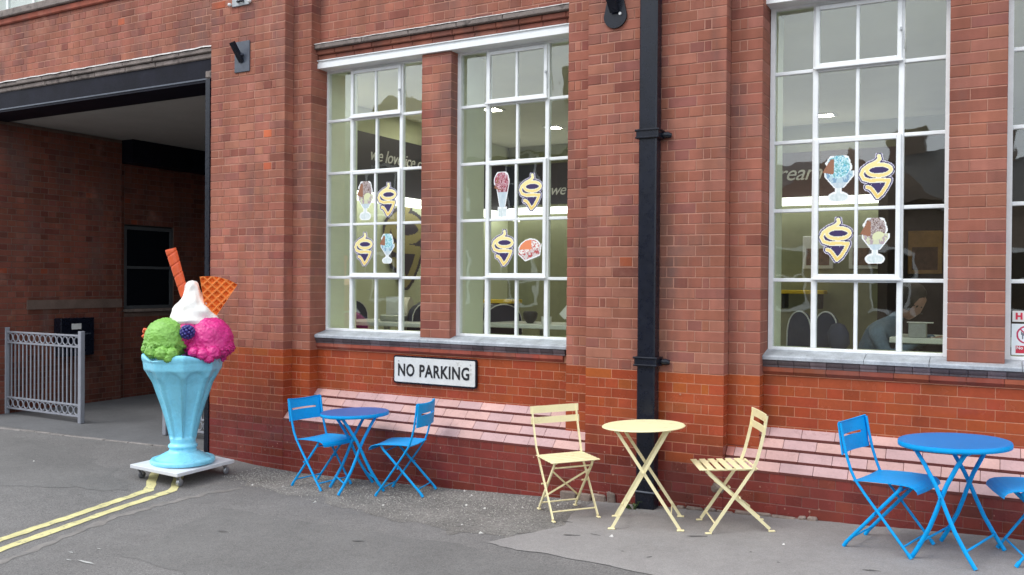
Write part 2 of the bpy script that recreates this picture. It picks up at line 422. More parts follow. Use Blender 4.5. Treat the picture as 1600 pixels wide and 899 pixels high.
def ground_grid():
    mb = MB()
    xs = [-300, -60, -25] + GX + [30, 300]
    ys = [-300, -60, -16.3, -6, 0, 12, 60, 300]
    v = [(x, y, gz(x)) for y in ys for x in xs]
    nx = len(xs)
    f = [(j * nx + i, j * nx + i + 1, (j + 1) * nx + i + 1, (j + 1) * nx + i) for j in range(len(ys) - 1) for i in range(nx - 1)]
    mb.add(v, f)
    return tag(mb.build('road', M['asphalt']), kind='structure')
ground_grid()
sheet('passage_floor', [(-11.7, -.20), (-7.30, .05), (-7.30, 9), (-11.7, 9)], .002, M['passfloor'])
sheet('pavement', [(-3.04, -1.40), (-2.74, -.78), (-2.86, -.36), (-2.82, .0), (3.5, .0), (3.5, -2.15), (1.0, -1.95), (-1.73, -1.62)], .0042, M['pale_asphalt'], jag=.03)
sheet('coarse_asphalt_strip', [(-6.45, -.05), (-2.82, -.005), (-2.85, -.36), (-2.76, -.76), (-3.05, -1.30), (-4.6, -.95), (-6.0, -.62), (-6.6, -.4)], .002, M['coarse'], jag=.16)
sheet('dark_asphalt_patch', [(-7.2, -1.7), (-6.75, -1.3), (-8.9, -.55), (-11.5, -.5), (-13, -.9), (-11.2, -2.6), (-8.6, -2.3)], .002, M['asphalt_dark'], jag=.12)
sheet('dark_asphalt_patch', [(-5.6, -1.35), (-3.3, -1.50), (-1.75, -1.80), (1.0, -2.12), (1.2, -3.3), (-2.0, -3.2), (-5.2, -2.6)], .002, M['asphalt_dark'], jag=.06)
def ribbon(name, pts, w, dz, m, jag=.0, n=10, **kw):
    left, right = [], []
    P = [Vector(p) for p in pts]; Q = []
    for i in range(len(P) - 1):
        for j in range(n): Q.append(P[i].lerp(P[i + 1], j / n))
    Q.append(P[-1]); v = []
    for i, q in enumerate(Q):
        t = (Q[min(i + 1, len(Q) - 1)] - Q[max(i - 1, 0)]).normalized(); nn = Vector((-t.y, t.x))
        j1 = noise.noise(Vector((q.x * 9, q.y * 9, 3))) * jag; j2 = noise.noise(Vector((q.x * 9, q.y * 9, 13))) * jag
        for s_, j in ((1, j1), (-1, j2)):
            p = q + nn * (s_ * w / 2 + j); v.append((p.x, p.y, gz(p.x) + dz))
    mb = MB().add(v, [(2 * i + 1, 2 * i + 3, 2 * i + 2, 2 * i) for i in range(len(Q) - 1)])
    return tag(mb.build(name, m), kind='structure', **kw)
# pale strip along the old trench, seams
ribbon('repaired_asphalt_strip', [(-5.70, -3.35), (-5.95, -2.60), (-6.12, -2.04), (-6.15, -1.50), (-6.10, -.95), (-6.0, -.75)], .075, .0025, M['strip'], jag=.05, n=30)
# threshold line of small setts before the passage
ks = tag(bpy.data.objects.new('threshold_kerb', None), kind='structure'); col.objects.link(ks)
sx = -11.6; kvar = []
for q in range(4):
    mb = MB(); mb.rbox(0, .30, -.03, .03, -.05, .007 + .002 * q, .004); kvar.append(mb.mesh('kerb_stone', M['sett']))
while sx < -7.4:
    o = bpy.data.objects.new('kerb_stone', random.choice(kvar)); col.objects.link(o); o.parent = ks
    L = random.uniform(.22, .42); o.scale = (L / .30 * .96, random.uniform(.55, 1.0), 1)
    o.location = (sx, -.33 + (sx + 11.6) * .088 + random.uniform(-.008, .008), gz(sx)); o.rotation_euler = (0, 0, .088 + random.uniform(-.02, .02))
    sx += L
# double yellow lines, built on the road surface where they were painted
def line_marks(name, pts, w):
    return ribbon(name, pts, w, .0045, M['yellowline'], jag=.016, n=40)
line_marks('yellow_line', [(-6.05, -3.6), (-6.28, -2.80), (-6.50, -1.75), (-6.60, -1.28), (-7.30, -.60), (-7.42, -.42)], .082)
line_marks('yellow_line', [(-5.82, -3.6), (-6.08, -2.90), (-6.33, -1.72), (-6.43, -1.16), (-7.06, -.50), (-7.2, -.34)], .082)
for (x, y, w, l_) in ((-5.26, -2.84, .012, .09), (-5.40, -2.86, .008, .03), (-5.55, -2.74, .008, .03), (-5.45, -2.60, .006, .02), (-10.9, -1.25, .02, .04)):
    mb = MB(); k = 15
    mb.add([(x + math.cos(a * 6.283 / k) * l_ * random.uniform(.5, 1.2), y + math.sin(a * 6.283 / k) * w * random.uniform(.6, 1.2), gz(x) + .006) for a in range(k)], [tuple(range(k))])
    tag(mb.build('paint_splash', M['whitemark']), kind='stuff')
for (x, y, w, l_, a_) in ((-2.55, -1.02, .018, .07, .3), (-2.42, -.95, .010, .05, -.2), (-1.75, -.72, .02, .09, .5), (-2.75, -.70, .012, .06, 0), (-.62, -1.05, .014, .06, .2), (-1.9, -1.3, .012, .03, 1), (-.2, -1.3, .012, .05, 0), (-3.9, -1.7, .014, .06, .4), (-5.0, -1.9, .02, .05, 0), (-1.15, -1.1, .01, .012, 0), (-1.35, -.95, .011, .012, 0), (-2.1, -1.25, .010, .012, 0), (.1, -1.0, .011, .012, 0)):
    k = 14; mb = MB(); v = []
    for q in range(k):
        u = q * 6.283 / k; du, dv = math.cos(u) * l_ * random.uniform(.5, 1.15), math.sin(u) * w * random.uniform(.5, 1.2)
        v.append((x + du * math.cos(a_) - dv * math.sin(a_), y + du * math.sin(a_) + dv * math.cos(a_), gz(x) + .0062))
    mb.add(v, [tuple(range(k))]); tag(mb.build('tar_stain', M['seam']), kind='stuff')
# loose chips and grit along the wall
mb = MB()
def chip(mb, x, y, s_):
    z = gz(x) + .003; a = random.uniform(0, 6.28)
    v = [(x + math.cos(a + k * 2.09) * s_ * random.uniform(.6, 1.2), y + math.sin(a + k * 2.09) * s_ * random.uniform(.6, 1.2), z) for k in range(3)]
    v.append((x + random.uniform(-.3, .3) * s_, y, z + s_ * random.uniform(.5, .9)))
    mb.add(v, [(0, 1, 3), (1, 2, 3), (2, 0, 3)])
for i in range(5200):
    x = random.uniform(-6.5, -2.9); y = -abs(random.gauss(0, .5)) - .02
    lim = -.55 - (x + 6.5) * .22
    if y < lim: continue
    chip(mb, x, y, random.uniform(.003, .009))
for i in range(1500):
    x = random.uniform(-12, 2); y = random.uniform(-3.2, -.05)
    chip(mb, x, y, random.uniform(.0015, .0045))
tag(mb.build('gravel', M['chips']), kind='stuff')
mb = MB()
for (x, y) in [(-3.9, -.18), (-3.75, -.5), (-3.55, -.55), (-3.45, -1.05), (-3.2, -1.2), (-3.28, -.42), (-4.05, -.05), (-3.05, -.25), (-6.0, -.62), (-5.0, -.9), (-2.3, -.95), (-4.4, -.75), (-1.2, -.7), (-8.4, -1.2)]:
    chip(mb, x, y, random.uniform(.012, .022))
tag(mb.build('litter_scraps', M['litter']), kind='stuff')

# ------------------------------------------------------------------ the building
bld = thing('cafe_building', 'long red brick building with tall white steel windows above glazed brick and tiled plinths', 'building')
cMv = cam.matrix_world.inverted()
def screen(p):
    q = cMv @ Vector(p)
    if q.z > -.1: return None
    return (q.x / -q.z * 1370 + 800, 449.5 - q.y / -q.z * 1370, -q.z)
BR = {'brick': [], 'glazed_brick': []}       # every brick: (x0,x1,z0,z1,y,depth,tint, area)
CO = .0818; CG = .0767; ZB = 1.053

def tint_brick(dark=0.0):
    r = random.random()
    base = Vector((.298, .108, .073))
    if r < .010: base = Vector((.42, .105, .05))
    elif r < .09: base = Vector((.225, .075, .055))
    elif r < .24: base = Vector((.325, .128, .088))
    elif r < .36: base = Vector((.262, .100, .076))
    k = random.uniform(.92, 1.07) * (1 - dark)
    return (base.x * k, base.y * k * random.uniform(.96, 1.04), base.z * k * random.uniform(.95, 1.05))
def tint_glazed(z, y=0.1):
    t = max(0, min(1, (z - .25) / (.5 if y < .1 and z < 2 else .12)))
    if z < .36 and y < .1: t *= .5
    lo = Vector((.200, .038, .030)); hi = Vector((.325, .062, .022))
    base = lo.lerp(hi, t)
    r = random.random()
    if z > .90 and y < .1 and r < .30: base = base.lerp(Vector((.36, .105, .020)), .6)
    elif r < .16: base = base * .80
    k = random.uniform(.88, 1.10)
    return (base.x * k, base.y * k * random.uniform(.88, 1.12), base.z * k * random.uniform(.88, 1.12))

def course_cells(xa, xb, row, style):
    w = xb - xa
    out = []
    if style == 'pier':
        if row % 2: out = [(xa, xa + w * .66), (xa + w * .66, xb)]
        else: out = [(xa, xa + w * .36), (xa + w * .36, xb)]
    elif style == 'step':            # quoin at xb
        if row % 2: out = [(xa, xb)]
        else:
            out = [(xb - .115, xb), (xb - .172, xb - .115)]
            if xb - .172 - xa > .03: out.append((xa, xb - .172))
    elif style == 'quoin':
        if row % 2:
            n = max(1, round(w / .230)); out = [(xa + w * i / n, xa + w * (i + 1) / n) for i in range(n)]
        else:
            a, b = xa + .172, xb - .172
            out = [(xa, xa + .115), (xa + .115, a), (b, xb - .115), (xb - .115, xb)]
            n = max(1, round((b - a) / .115)); out += [(lerp(a, b, i / n), lerp(a, b, (i + 1) / n)) for i in range(n)]
    else:                            # plain English bond
        if row % 2:
            o = .06 if (row // 2) % 2 else .06
            xs = [xa]; x = xa + .17
            while x < xb - .05: xs.append(x); x += .230
            xs.append(xb); out = list(zip(xs[:-1], xs[1:]))
        else:
            xs = [xa]; x = xa + .115
            while x < xb - .05: xs.append(x); x += .115
            xs.append(xb); out = list(zip(xs[:-1], xs[1:]))
    return out

def wall(xa, xb, z0, z1, y, style='plain', glazed=False, depth=.11):
    h = CG if glazed else CO; g = .0028 if glazed else .0040; gx_ = .0022 if glazed else .0028
    if glazed:
        n = 0; rows = []
        while ZB - n * h > z0 + .01:
            rows.append((max(z0, ZB - (n + 1) * h), min(z1, ZB - n * h), n + 1)); n += 1
    else:
        rows = []; n = math.floor((z0 - ZB) / h + 1e-6)
        while ZB + n * h < z1 - .01:
            rows.append((max(z0, ZB + n * h), min(z1, ZB + (n + 1) * h), n)); n += 1
    for (a, b, r) in rows:
        if b - a < .02 or b <= z0: continue
        for (xl, xr) in course_cells(xa, xb, r, style):
            jit = random.uniform(-.0016, .0012) if not glazed else random.uniform(-.0008, .0006)
            x0_, x1_ = xl + gx_, xr - gx_
            if abs(xl - xa) < 1e-6: x0_ = xl
            if abs(xr - xb) < 1e-6: x1_ = xr
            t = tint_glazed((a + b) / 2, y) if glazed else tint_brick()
            BR['glazed_brick' if glazed else 'brick'].append([x0_, x1_, a + g, b - g, y + jit, depth - .001, t])
    # mortar body behind the faces
    rec = .0035 if not glazed else .0016
    if glazed and z0 < .3 and z1 > .4:
        MORT['mortar_fine'].box(xa + .0028, xb - .0028, y + rec, y + depth + .05, .363, z1); MORT['mortar_low'].box(xa + .0028, xb - .0028, y + rec, y + depth + .05, z0, .363)
    elif glazed and z1 < .4: MORT['mortar_low'].box(xa + .0028, xb - .0028, y + rec, y + depth + .05, z0, z1)
    else: MORT['mortar_fine' if glazed else 'mortar'].box(xa + .0028, xb - .0028, y + rec, y + depth + .05, z0, z1)
MORT = {'mortar': MB(), 'mortar_fine': MB(), 'mortar_low': MB()}

YP, YS, YBAY, YW = 0.0, .122, .245, .36
ZTOP = 5.02
mainL, stepL = (-7.26, -6.223), (-6.223, -5.987)
mainM, stepMl, stepMr = (-2.93, -1.795), (-3.165, -2.93), (-1.795, -1.555)
bay1, bay2 = (-5.987, -3.165), (-1.555, 1.29)
mainR, stepRl = (1.53, 2.66), (1.29, 1.53)
GB = -.25
for a, b in (mainL, mainM, mainR):
    wall(a, b, ZB, 6.3, YP, 'quoin', depth=.13)
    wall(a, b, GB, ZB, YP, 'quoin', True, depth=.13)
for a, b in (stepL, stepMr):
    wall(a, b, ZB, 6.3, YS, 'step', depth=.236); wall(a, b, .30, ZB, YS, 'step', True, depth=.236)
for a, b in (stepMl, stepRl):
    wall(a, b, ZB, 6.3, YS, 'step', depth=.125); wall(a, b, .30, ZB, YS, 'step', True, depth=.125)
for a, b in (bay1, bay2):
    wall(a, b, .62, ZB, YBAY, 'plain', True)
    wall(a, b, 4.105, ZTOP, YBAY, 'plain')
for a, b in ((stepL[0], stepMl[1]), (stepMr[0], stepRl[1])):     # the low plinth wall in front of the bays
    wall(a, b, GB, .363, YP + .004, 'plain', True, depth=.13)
pier1, pier2 = (-4.74, -4.412), (-.303, .048)
for a, b in (pier1, pier2): wall(a, b, 1.205, 3.864, YBAY, 'pier', depth=.13)
# above the passage beam, and the jamb beyond it
wall(-11.75, -7.262, 4.235, ZTOP, .09, 'plain'); wall(-12.9, -11.75, -.2, 6.3, 0, 'quoin', depth=.13)
# the carcass behind the faces, so that no light leaks in
cb = MB()
cb.box(-7.26, -6.01, .16, .62, -.3, 6.3); cb.box(-3.165, -1.58, .16, .62, -.3, 6.3); cb.box(1.292, 2.66, .14, .62, -.3, 6.3)
cb.box(-5.99, -3.165, .37, .62, -.3, 1.20); cb.box(-1.557, 1.292, .37, .62, -.3, 1.20)
cb.box(-5.99, -3.165, .37, .62, 3.905, 6.3); cb.box(-1.557, 1.292, .37, .62, 3.905, 6.3)
cb.box(-12.9, -11.76, .14, .62, -.3, 6.3); cb.box(-11.76, -7.26, .22, .62, 3.86, 5.09)
cb.build('inner_wall', M['palewall'], bld)

# sort the bricks: the 300 largest in view become parts, the rest one mesh each
def visible_area(b):
    c = ((b[0] + b[1]) / 2, b[4], (b[2] + b[3]) / 2); s = screen(c)
    if s is None or not (-5 < s[0] < 1605 and -5 < s[1] < 904): return 0
    if 995 < s[0] < 1036: return 0
    e = screen((b[0], b[4], c[2])); f = screen((b[1], b[4], c[2]))
    area = abs(f[0] - e[0]) * (b[3] - b[2]) / s[2] * 1370
    return area
VAR = {}
for kind, lst in BR.items():
    m = M['brick'] if kind == 'brick' else M['glazed']
    ch = .0028 if kind == 'brick' else .0012
    order = sorted(range(len(lst)), key=lambda i: -visible_area(lst[i]))
    top = set(i for i in order[:298] if visible_area(lst[i]) > 60)
    rest = MB()
    for i, b in enumerate(lst):
        if i in top:
            w = round(b[1] - b[0], 3); h = round(b[3] - b[2], 3); d = round(b[5], 3)
            key = (kind, w, h, d, b[2] > .36, b[4] < .2); VAR.setdefault(key, [])
            if len(VAR[key]) < 9:
                mb = MB(); mb.box(0, w, 0, d, 0, h, b[6], ch); VAR[key].append(mb.mesh(kind, m)); me = VAR[key][-1]
            else: me = random.choice(VAR[key])
            o = bpy.data.objects.new(kind, me); col.objects.link(o); o.parent = bld
            o.location = (b[0], b[4], b[2])
        else:
            j = [random.uniform(-.0013, .0013) if kind == 'brick' else 0 for _ in range(3)]
            rest.box(b[0] + max(0, j[0]), b[1] - max(0, j[1]), b[4], b[4] + b[5], b[2] + j[2], b[3] + j[0] * .6, b[6], ch + (random.random() < .12) * .0025 * (kind == 'brick'))
    o = rest.build('brickwork' if kind == 'brick' else 'glazed_brickwork', m, bld); o['kind'] = 'stuff'
for k, mbm in MORT.items():
    o = mbm.build('mortar' if k == 'mortar' else 'pointing', M[k], bld); o['kind'] = 'stuff'

# sloping tiled plinths: four overlapping rows of tiles per bay
def tint_tile():
    base = Vector((.48, .285, .265)); r = random.random()
    if r < .22: base = Vector((.455, .285, .285))
    elif r < .42: base = Vector((.53, .315, .285))
    elif r < .50: base = Vector((.44, .25, .235))
    k = random.uniform(.95, 1.05); return tuple(base * k)
tilevar = {}
def tile_mesh(w, tnt):
    # a shallow wedge: lip at the front (y=0), tail at the back
    mb = MB(); c = .003; d = .062; h = CG
    prof = [(0.0, -.020), (0.0, -.002), (.003, 0.0), (d, h - .022), (d, h - .038), (.018, -.020)]
    v = [(0 + (c if False else 0), y, z) for y, z in prof] + [(w, y, z) for y, z in prof]; n = len(prof)
    f = [tuple(range(n)), tuple(range(n, 2 * n))[::-1]] + [(i, n + i, n + (i + 1) % n, (i + 1) % n) for i in range(n)]
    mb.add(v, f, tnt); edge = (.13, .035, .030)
    for q in (2, 6, 7): mb.t[q] = edge                   # shade under each overlap put into a darker lip colour
    return mb.mesh('plinth_tile', M['tile'])
def tiles(xa, xb):
    for r in range(4):
        y0 = YBAY - .0613 * (4 - r) + .0613 * 0; y0 = YP + .001 + .0613 * r
        z0 = .372 + CG * r
        off = .115 * (r % 2) + .06
        top = (r == 3)
        x = xa; first = True
        while x < xb - .01:
            w = (.235 - off) if first else .235
            first = False
            w = min(w, xb - x); key = round(w, 3); tilevar.setdefault(key, [])
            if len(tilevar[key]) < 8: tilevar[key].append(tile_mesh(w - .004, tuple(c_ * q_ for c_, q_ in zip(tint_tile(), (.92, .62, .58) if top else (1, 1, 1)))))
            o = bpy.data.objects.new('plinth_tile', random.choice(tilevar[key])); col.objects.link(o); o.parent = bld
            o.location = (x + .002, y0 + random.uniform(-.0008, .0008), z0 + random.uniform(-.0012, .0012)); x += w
        MORTT.add([(xa, y0 + .010, z0 - .009), (xb, y0 + .010, z0 - .009), (xb, y0 + .062, z0 + CG - .034), (xa, y0 + .062, z0 + CG - .034)], [(0, 1, 2, 3)])
        MORTT.box(xa, xb, y0 + .010, y0 + .07, z0 - .035, z0 - .016)
MORTT = MB()
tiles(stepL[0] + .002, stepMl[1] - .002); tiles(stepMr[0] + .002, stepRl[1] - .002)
MORTT.build('plinth_bedding', M['mortar_low'], bld)

# sills, drip courses, lintels
def bay_trim(a, b, z_off=0.0, lower=True):
    # slate sill slabs
    x = a
    while x < b - .02:
        L = random.uniform(.42, .85); 
        if b - x - L < .25: L = b - x
        y0, zf = .188, 1.205
        mb = MB(); w = L - .004
        prof = [(y0, 1.174), (y0, 1.196), (y0 + .007, zf), (YW + .02, 1.247), (YW + .02, 1.174)]
        n = len(prof)
        v = [(0, yy, zz) for yy, zz in prof] + [(w, yy, zz) for yy, zz in prof]
        mb.add(v, [tuple(range(n)), tuple(range(n, 2 * n))[::-1]] + [(i, n + i, n + (i + 1) % n, (i + 1) % n) for i in range(n)])
        mb.build('sill_slab', M['slate'], bld, loc=(x + .002, random.uniform(-.002, .002), 0)); x += L
    # dark bullnose course
    x = a; vv = []
    for q in range(6):
        k = random.uniform(.55, 1.2); t = (.125 * k, .095 * k, .105 * k)
        mb = MB(); n = 8
        prof = [(.245, 1.119), (.212, 1.119)] + [(.218 - .020 * math.sin(u), 1.119 + .012 + .040 * (1 - math.cos(u)) / 1.0) for u in (0.3, .7, 1.1, 1.5)] + [(.200, 1.173), (.245, 1.173)]
        n = len(prof); w = .112
        v = [(0, yy, zz) for yy, zz in prof] + [(w, yy, zz) for yy, zz in prof]
        mb.add(v, [tuple(range(n)), tuple(range(n, 2 * n))[::-1]] + [(i, n + i, n + (i + 1) % n, (i + 1) % n) for i in range(n)], t)
        vv.append(mb.mesh('bullnose_brick', M['sillbrick']))
    while x < b - .06:
        o = bpy.data.objects.new('bullnose_brick', random.choice(vv)); col.objects.link(o); o.parent = bld; o.location = (x + .0015, 0, 0); x += .1155
    MB().box(a, b, .235, .3, 1.118, 1.175).build('sill_bedding', M['stone'], bld)
    # red chamfered course
    x = a; vv = []
    for q in range(6):
        t = tuple(c_ * random.uniform(.8, 1.1) for c_ in (.30, .075, .045))
        prof = [(.245, 1.055), (.240, 1.055), (.214, 1.085), (.214, 1.117), (.245, 1.117)]; n = 5; w = .226
        v = [(0, yy, zz) for yy, zz in prof] + [(w, yy, zz) for yy, zz in prof]
        mb = MB().add(v, [tuple(range(n)), tuple(range(n, 2 * n))[::-1]] + [(i, n + i, n + (i + 1) % n, (i + 1) % n) for i in range(n)], t)
        vv.append(mb.mesh('chamfer_brick', M['brick']))
    while x < b - .1:
        o = bpy.data.objects.new('chamfer_brick', random.choice(vv)); col.objects.link(o); o.parent = bld; o.location = (x + .0015, 0, 0); x += .229
    MB().box(a, b, .238, .3, 1.0535, 1.1175).build('chamfer_bedding', M['mortar_fine'], bld)
    # white lintel with soffit
    mb = MB()
    mb.box(a, b, .212, YW + .02, 3.866, 3.915); mb.box(a, b, .222, .30, 3.915, 3.938); mb.box(a, b, .205, .30, 3.938, 3.946)
    mb.build('lintel', M['white'], bld)
    # moulded red courses above the lintel
    for (y0, z0, z1, wd) in ((.222, 3.949, 3.996, .23), (.196, 3.999, 4.046, .23)):
        x = a; vv = []
        for q in range(6): vv.append(MB().box(0, wd - .005, 0, .08, 0, z1 - z0, tint_brick(.15), .006).mesh('moulded_brick', M['brick']))
        while x < b - .05:
            o = bpy.data.objects.new('moulded_brick', random.choice(vv)); col.objects.link(o); o.parent = bld
            o.location = (x + .0025, y0 + random.uniform(-.001, .001), z0); L = min(wd, b - x); o.scale.x = L / wd; x += L
    MB().box(a, b, .232, .37, 3.946, 4.11).build('moulding_bedding', M['mortar'], bld)
    x = a
    while x < b - .02:
        L = random.uniform(.4, .7); 
        if b - x - L < .2: L = b - x
        MB().box(0, L - .006, .160, .25, 4.050, 4.092, None, .005).build('drip_stone', M['stone'], bld, loc=(x + .003, random.uniform(-.002, .002), 0)); x += L
    mb = MB(); n = 60; v = []
    for i in range(n + 1):
        x = lerp(a, b, i / n); j = noise.noise(Vector((x * 7, 0, 0))) * .008; k = noise.noise(Vector((x * 11, 5, 0))) * .004
        v += [(x, .156 + j, 4.094 + k), (x, .160, 4.103 + k), (x, .25, 4.118)]
    mb.add(v, [q for i in range(n) for q in ((3 * i, 3 * i + 3, 3 * i + 4, 3 * i + 1), (3 * i + 1, 3 * i + 4, 3 * i + 5, 3 * i + 2))])
    mb.build('flashing', M['lead'], bld)
    # upper storey sill and window zone
    MB().box(a, b, .12, .40, ZTOP, ZTOP + .10, None, .01).build('upper_sill', M['stone'], bld)
bay_trim(*bay1); bay_trim(*bay2)
# above the passage: stone moulding and upper sill, both seen at the top left of the frontage
mb = MB(); n = 120; v = []
for i in range(n + 1):
    x = lerp(-11.75, -7.262, i / n); j = noise.noise(Vector((x * 4, 2, 0))) * .010; k = noise.noise(Vector((x * 6, 5, 3))) * .008
    v += [(x, .02 + j, 4.205 + k), (x, .03, 4.222 + k), (x, .10, 4.238)]
mb.add(v, [q for i in range(n) for q in ((3 * i, 3 * i + 3, 3 * i + 4, 3 * i + 1), (3 * i + 1, 3 * i + 4, 3 * i + 5, 3 * i + 2))])
mb.build('flashing', M['lead'], bld)
x = -11.75
while x < -7.27:
    L = random.uniform(.35, .6)
    if -7.262 - x - L < .2: L = -7.262 - x
    j = random.uniform(-.006, .006)
    MB().box(0, L - .005, .03, .2, 4.155, 4.205, None, .008).build('drip_stone', M['stone'], bld, loc=(x, j, 0))
    MB().box(0, L - .005, .055, .2, 4.095, 4.152, None, .010).build('drip_stone', M['stone'], bld, loc=(x + .02 if x < -7.9 else x, j, 0)); x += L
mb = MB(); mb.box(-11.75, -7.262, .02, .2, ZTOP + .01, ZTOP + .10, None, .01); mb.build('upper_sill', M['stone'], bld)
mb = MB(); mb.box(-11.75, -7.262, .055, .2, ZTOP - .07, ZTOP + .008, (.30, .085, .055), .012); mb.build('upper_chamfer_course', M['brick'], bld)

uw = MB()
for k in range(9):
    xx = -11.7 + k * .55; uw.box(xx - .02, xx + .02, .17, .21, ZTOP + .10, 6.3)
uw.box(-11.75, -7.262, .165, .215, ZTOP + .10, ZTOP + .15); uw.box(-11.75, -7.262, .172, .208, 5.62, 5.66)
uwo = uw.build('upper_window', M['white'], bld)
for k in range(8):
    for (z0_, z1_) in ((ZTOP + .152, 5.618), (5.662, 6.3)): MB().box(-11.7 + k * .55 + .021, -11.7 + k * .55 + .529, .186, .190, z0_, z1_).build('pane', M['glass'], uwo)
MB().box(-11.76, -7.26, .42, .45, ZTOP, 6.3).build('net_curtain', M['paper'], bld)
# steel beam over the passage, its flange with rivet bumps, black angle jamb
mb = MB(); mb.box(-11.75, -7.33, .075, .20, 3.86, 4.094); mb.box(-11.75, -7.33, .02, .47, 3.832, 3.860); mb.build('passage_beam', M['blacksteel'], bld)
mb = MB(); mb.box(-11.75, -7.33, .012, .024, 3.858, 3.874); mb.build('beam_flange', M['plate'], bld)
mb = MB(); mb.box(-7.345, -7.263, .004, .12, -.2, 3.858); mb.box(-7.285, -7.2635, -.012, .004, -.2, 3.858); mb.build('steel_jamb', M['black'], bld)
mb = MB(); mb.box(-7.36, -7.262, .0, .14, 3.862, 3.95, None, .02); mb.build('corbel_stone', M['stone'], bld)

# passage: left wall of bricks, ceiling, far wall
def side_wall(y0, y1, z0, z1, x, mb, mo):
    n = int((z1 - z0) / .080)
    for r in range(n):
        za = z0 + r * .080; w = .230 if r % 2 else .115; yy = y0 - (.06 if r % 2 else 0)
        while yy < y1:
            a, b = max(y0, yy), min(y1, yy + w); yy += w
            if b - a < .02: continue
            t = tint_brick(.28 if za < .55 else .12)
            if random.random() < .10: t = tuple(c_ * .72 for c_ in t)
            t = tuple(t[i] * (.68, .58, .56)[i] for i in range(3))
            j = random.uniform(-.002, .002); q = MB().box(a + .004, b - .004, 0, .05, za + .004, za + .076, t, .003)
            for p in q.v: pass
            o = len(mb.v)
            mb.v.extend([(x + j - p[1], p[0], p[2]) for p in q.v])
            mb.f.extend([[i + o for i in f] for f in q.f]); mb.t += q.t; mb.sm += q.sm; mb.mi += q.mi
    mo.box(x - .3, x - .004, y0, y1, z0, z1)
M['darkmortar'] = mat('dark_mortar', (.15, .10, .08), .95, .2)
pb, pm = MB(), MB()
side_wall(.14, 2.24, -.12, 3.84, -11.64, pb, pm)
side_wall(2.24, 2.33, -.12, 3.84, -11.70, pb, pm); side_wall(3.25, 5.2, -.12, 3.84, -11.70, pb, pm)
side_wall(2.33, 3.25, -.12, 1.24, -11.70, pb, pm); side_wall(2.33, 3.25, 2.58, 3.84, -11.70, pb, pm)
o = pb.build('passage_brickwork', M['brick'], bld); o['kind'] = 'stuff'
o = pm.build('passage_mortar', M['darkmortar'], bld); o['kind'] = 'stuff'
MB().box(-12.0, -7.26, .2, 9.0, 3.85, 4.0).build('passage_ceiling', M['ceiling'], bld)
MB().box(-12.0, -7.26, 9.0, 9.2, -.2, 3.85).build('passage_end_wall', M['farbrick'], bld)
MB().box(-7.345, -7.262, .13, 9.0, -.2, 3.848).build('passage_right_wall', M['farbrick'], bld)
MB().box(-11.71, -11.42, 2.26, 9.0, 3.50, 3.848).build('passage_soffit_beam', M['blacksteel'], bld)
MB().box(-12.0, -11.71, 5.2, 9.0, -.2, 3.848).build('passage_side_wall', M['farbrick'], bld)
MB().box(-11.66, -11.625, .75, 2.24, 1.31, 1.44, None).build('stone_band', M['darkmortar'], bld)
# passage window
wnd = MB()
X = -11.715
for (a, b, c_, d) in ((2.335, 2.385, 1.28, 2.555), (3.195, 3.245, 1.28, 2.555), (2.385, 3.195, 2.505, 2.555), (2.385, 3.195, 1.28, 1.33), (2.385, 3.195, 1.90, 1.94)):
    wnd.box(X - .04, X, a, b, c_, d)
pw = wnd.build('passage_window', M['darkframe'], bld)
MB().box(X - .03, X - .02, 2.386, 3.194, 1.331, 1.899).build('pane', M['blind'], pw)
MB().box(X - .03, X - .02, 2.386, 3.194, 1.941, 2.504).build('pane', M['blind'], pw)
MB().box(-12.0, X - .041, 2.33, 3.25, 1.24, 2.58).build('shutter', M['darkin'], pw)
MB().box(-11.80, -11.66, 2.31, 3.27, 1.235, 1.278).build('window_sill', M['concrete'], pw)

